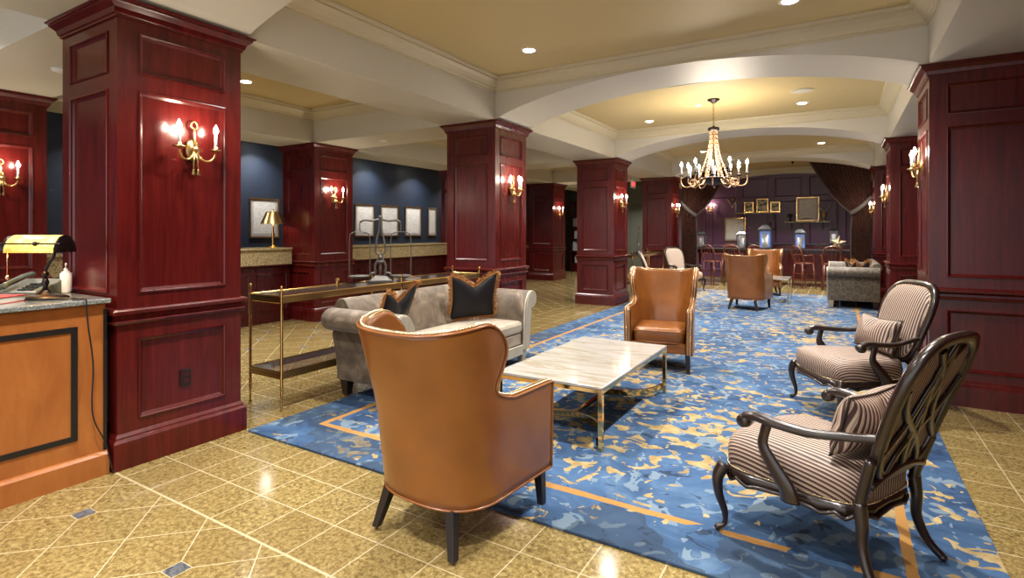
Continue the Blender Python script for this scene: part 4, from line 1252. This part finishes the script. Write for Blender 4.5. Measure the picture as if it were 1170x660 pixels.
def trophy(label, x, z, s=1., antl=False, m='obrass'):
    t = thing('trophy', label, 'trophy', (x, YF-.18, z), group=None)
    MB().lathe([(.06*s, 0), (.06*s, .03*s), (.02*s, .05*s), (.015*s, .10*s), (.05*s, .14*s), (.065*s, .20*s), (.06*s, .24*s)], n=14).obj('cup', m, t, smooth=True)
    if antl:
        for q in (-1, 1): MB().tube(catmull([(0, 0, .22*s), (q*.05, 0, .30*s), (q*.13, 0, .38*s), (q*.16, 0, .48*s)], 5), .014).obj('horn', 'rosebrass', t, smooth=True)
    else:
        for q in (-1, 1): MB().tube([(q*(.055+.03*sin(PI*k/8))*s, 0, (.14+.09*k/8)*s) for k in range(9)], .006).obj('handle', m, t, smooth=True)
trophy('dark little trophy cup at the left end of the right wall shelf', -1.34, 1.80, 1., m='bronze')
trophy('trophy with two upswept horns at the right end of the wall shelf', -.42, 1.80, 1.1, True)
o = MB().tube(catmull([(-.22, 0, .03), (-.12, 0, .10), (.02, 0, .12), (.14, 0, .08), (.2, 0, .02)], 6), [.02+.018*sin(PI*k/24) for k in range(25)], 8).obj('horn_ornament', 'candle', smooth=True, loc=(-.84, YF-.22, 1.82))
tag(o, 'white curved horn lying in front of the framed document', 'ornament')
# wall trophy (triangular bracket ornament)
t = thing('wall_ornament', 'small gilt V-shaped ornament high on the plum wall', 'ornament', (-3.05, YF-.035, 2.45))
MB().tube([(-.16, -.03, .12), (0, -.03, -.16), (.16, -.03, .12)], .016).sph((0, -.04, -.16), .03).obj('arms', 'rosebrass', t, smooth=True)
MB().lathe([(.03, 0), (.04, .02), (.01, .04)], n=12, axis='Y').obj('rosette', 'obrass', t, loc=(0, -.04, .1))
t = thing('wall_ornament', 'dark cross-armed ornament on the plum wall below the shelf', 'ornament', (-1.92, YF-.035, 1.60))
MB().tube(catmull([(-.18, -.04, .0), (-.08, -.04, -.05), (0, -.04, 0), (.08, -.04, -.05), (.18, -.04, .0)], 5), .012).tube([(0, -.04, -.08), (0, -.04, .16)], .016).sph((-.18, -.04, .02), .02).sph((.18, -.04, .02), .02).sph((0, -.04, .17), .03).obj('body', 'bronze', t, smooth=True)

def bar_table(label, x0, x1, y0, y1, z):
    t = thing('bar_table', label, 'table', ((x0+x1)/2, (y0+y1)/2, 0), group='dark high tables in the bar'); a, b = (x1-x0)/2, (y1-y0)/2
    MB().box(-a, a, -b, b, z-.04, z).obj('tabletop', 'black', t, bevel=.006)
    MB().box(-a+.06, a-.06, -b+.06, b-.06, z-.14, z-.04).obj('apron', 'mahog_d', t)
    for sx in (-1, 1):
        for sy in (-1, 1): MB().lathe([(.03, 0), (.035, .05), (.02, .1), (.03, .5), (.04, z-.2), (.03, z-.14)], (sx*(a-.1), sy*(b-.1), 0), 10).obj('leg', 'mahog_d', t, smooth=True)
bar_table('long dark bar table on the left, in front of the plum wall', -3.8, -1.75, 16.6, 17.4, 1.0)
bar_table('long dark bar table on the right, behind the bar chairs', -1.6, .55, 16.6, 17.4, 1.0)
def lantern(label, x, y, z, h, glow):
    t = thing('lantern', label, 'lantern', (x, y, z), group='black candle lanterns')
    w = h*.20
    f = MB().box(-w, w, -w, w, 0, .03).box(-w, w, -w, w, h*.66, h*.70)
    for sx in (-1, 1):
        for sy in (-1, 1): f.box(sx*w-.012, sx*w+.012, sy*w-.012, sy*w+.012, .03, h*.66)
    f.obj('case', 'black', t)
    MB().hexa([(-w*1.1, -w*1.1, h*.70), (w*1.1, -w*1.1, h*.70), (w*1.1, w*1.1, h*.70), (-w*1.1, w*1.1, h*.70)], [(-w*.5, -w*.5, h*.83), (w*.5, -w*.5, h*.83), (w*.5, w*.5, h*.83), (-w*.5, w*.5, h*.83)]).box(-w*.4, w*.4, -w*.4, w*.4, h*.83, h*.88).obj('roof', 'black', t)
    MB().tube([(.05*cos(PI*k/8)*h, 0, h*.88+.10*h*sin(PI*k/8)) for k in range(9)], .006).obj('handle', 'black', t)
    MB().lathe([(w*.5, .03), (w*.5, h*.5), (w*.2, h*.51)], n=14).obj('candle', 'candle', t, smooth=True)
    g = MB().box(-w+.004, w-.004, -w+.001, -w+.004, .03, h*.66)
    for q in ((w-.004, w-.001, -w+.004, w-.004), (-w+.001, -w+.004, -w+.004, w-.004)): g.box(q[0], q[1], q[2], q[3], .03, h*.66)
    g.obj('panes', 'glass', t)
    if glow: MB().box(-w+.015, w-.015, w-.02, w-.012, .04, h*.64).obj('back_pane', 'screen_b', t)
lantern('black lantern standing left on the bar table, before the gilt frame', -2.45, 17.0, 1.0, .60, False)
lantern('tallest black lantern in the middle, lit blue behind its candle', -1.83, 17.0, 1.0, .80, True)
lantern('black lantern right of the middle, blue glow inside, under the shelf', -.95, 17.0, 1.0, .66, True)
lantern('small black lantern hanging near the right curtain', -.16, 18.6, 1.12, .58, False)
lantern('slim black lantern by the left curtain', -3.6, 17.1, 1.0, .58, False)
o = thing('side_bar', 'low dark back counter against the plum wall', 'counter', (-1.2, YF-.35, 0))
MB().box(-1.8, 1.7, -.28, .27, 1.08, 1.115).obj('countertop', 'black', o, bevel=.004)
b = MB().box(-1.78, 1.68, -.25, .27, 0, 1.08)
for k in range(4): b.panelled((-1.78+k*.865, -.255, 0), (1, 0, 0), (0, -1, 0), .865, .05, 1.06, [(.08, .785, .15, .95)])
b.obj('cabinet', 'mahog_d', o)
def bar_chair(label, loc, rz):
    t = thing('bar_chair', label, 'chair', loc, rz, 'wooden bow-back bar chairs'); sh_ = .66
    rows = []
    for z, sc in ((sh_-.035, .95), (sh_-.02, 1.), (sh_, 1.), (sh_+.006, .9), (sh_-.003, .4)):
        rows.append([(.22*sc*cos(2*PI*k/24), .21*sc*sin(2*PI*k/24)*(1.05), z) for k in range(24)])
    s_ = MB(); vr = s_.grid(rows, closed_u=True); s_.f(vr[0][::-1]); s_.f(vr[-1]); s_.obj('seat', 'barwood', t, smooth=True)
    for sx in (-1, 1):
        for sy in (-1, 1): MB().tube([(sx*.15, sy*.14, sh_-.02), (sx*.20, sy*.20, 0)], [.026, .018], 8).obj('leg', 'barwood', t, smooth=True)
    for z, q in ((.22, .185), (.38, .175)): MB().tube([(-q, -q, z), (q, -q, z), (q, q, z), (-q, q, z)], .009, 6, closed=True).obj('footrest', 'barwood', t)
    MB().tube(catmull([(-.19, -.12, sh_), (-.21, -.19, sh_+.22), (-.15, -.25, sh_+.40), (0, -.27, sh_+.45), (.15, -.25, sh_+.40), (.21, -.19, sh_+.22), (.19, -.12, sh_)], 6), .022, 8).obj('bow_back', 'barwood', t, smooth=True)
    b = MB()
    for x in (-.09, 0, .09): b.tube([(x*.8, -.17, sh_), (x, -.255, sh_+.42)], .008, 6)
    b.tube([(-.09, -.24, sh_+.36), (.09, -.24, sh_+.36)], .008, 6)
    b.obj('spindle', 'barwood', t)
    MB().tube(catmull([(-.2, -.17, sh_+.2), (-.24, -.05, sh_+.21), (-.22, .1, sh_+.2), (-.2, .13, sh_)], 5), .012, 8).obj('arm_bow', 'barwood', t, smooth=True)
    MB().tube(catmull([(.2, -.17, sh_+.2), (.24, -.05, sh_+.21), (.22, .1, sh_+.2), (.2, .13, sh_)], 5), .012, 8).obj('arm_bow', 'barwood', t, smooth=True)
    return t
bc = bar_chair('wooden bow-back bar chair right of the far leather chairs', (-.82, 16.3, 0), rz_of(.75, .6))
dup(bc, (-.20, 16.2, 0), rz_of(-.1, 1), 'wooden bar chair behind the left end of the patterned sofa')
dup(bc, (-1.95, 16.3, 0), rz_of(.2, 1), 'wooden bar chair right behind the farthest leather chair')
dup(bc, (-2.55, 16.2, 0), rz_of(.1, 1), 'wooden bar chair showing left of the farthest leather chair')
dup(bc, (-3.1, 16.1, 0), rz_of(.5, 1), 'wooden bar chair at the left end of the bar table')
dup(bc, (-3.0, 18.1, 0), rz_of(0, -1), 'wooden bar chair on the far side of the left bar table')
# bookcase beyond the passage
t = thing('bookcase', 'dark bookcase with pale volumes at the end of the passage', 'bookcase', (-8.6, 18.75, 0))
MB().box(-.02, 0, -.3, .1, 0, 2.6).box(1.6, 1.62, -.3, .1, 0, 2.6).box(0, 1.6, .08, .1, 0, 2.6).box(0, 1.6, -.3, .08, 2.56, 2.6).box(0, 1.6, -.3, .08, 0, .3).obj('case', 'mahog_d', t)
for k, z in enumerate((.3, .75, 1.2, 1.65, 2.1)):
    MB().box(0, 1.6, -.29, .08, z, z+.025).obj('shelf', 'mahog_d', t)
for k, z in enumerate((.325, .775, 1.225, 1.675)):
    x = .06; 
    while x < 1.5:
        w_ = random.uniform(.05, .09); h_ = random.uniform(.24, .34)
        if random.random() < .8:
            bo = MB().box(x, x+w_, -.24, .04, z, z+h_).obj('book', 'books' if random.random() < .6 else ('mahog_d' if random.random() < .5 else 'page'), loc=(-8.6, 18.75, 0))
            tag(bo, 'volume among the pale bindings in the distant bookcase', 'book', 'books in the distant bookcase')
        x += w_+.006
# ------------------------------------------------------------------ world, camera, view
wd = bpy.data.worlds.new('world'); S.world = wd; wd.use_nodes = True
bg = wd.node_tree.nodes['Background']; bg.inputs[0].default_value = (.93, .95, 1.0, 1); bg.inputs[1].default_value = 1.3
cam = bpy.data.cameras.new('camera'); co_ = bpy.data.objects.new('camera', cam); C.objects.link(co_)
cam.sensor_width = 36; cam.lens = 620/1170*36; cam.shift_y = -66/1170; cam.clip_start = .05
co_.location = (0, 0, 1.5); co_.rotation_euler = (PI/2, 0, math.atan(375/620))
S.camera = co_
S.view_settings.view_transform = 'Standard'; S.view_settings.look = 'None'
S.view_settings.gamma = 1; S.view_settings.exposure = 0.4; S.view_settings.use_curve_mapping = False
S.cycles.use_denoising = True
S.cycles.max_bounces = 8; S.cycles.diffuse_bounces = 5; S.cycles.glossy_bounces = 4
S.cycles.sample_clamp_indirect = 6; S.cycles.caustics_reflective = False; S.cycles.caustics_refractive = False
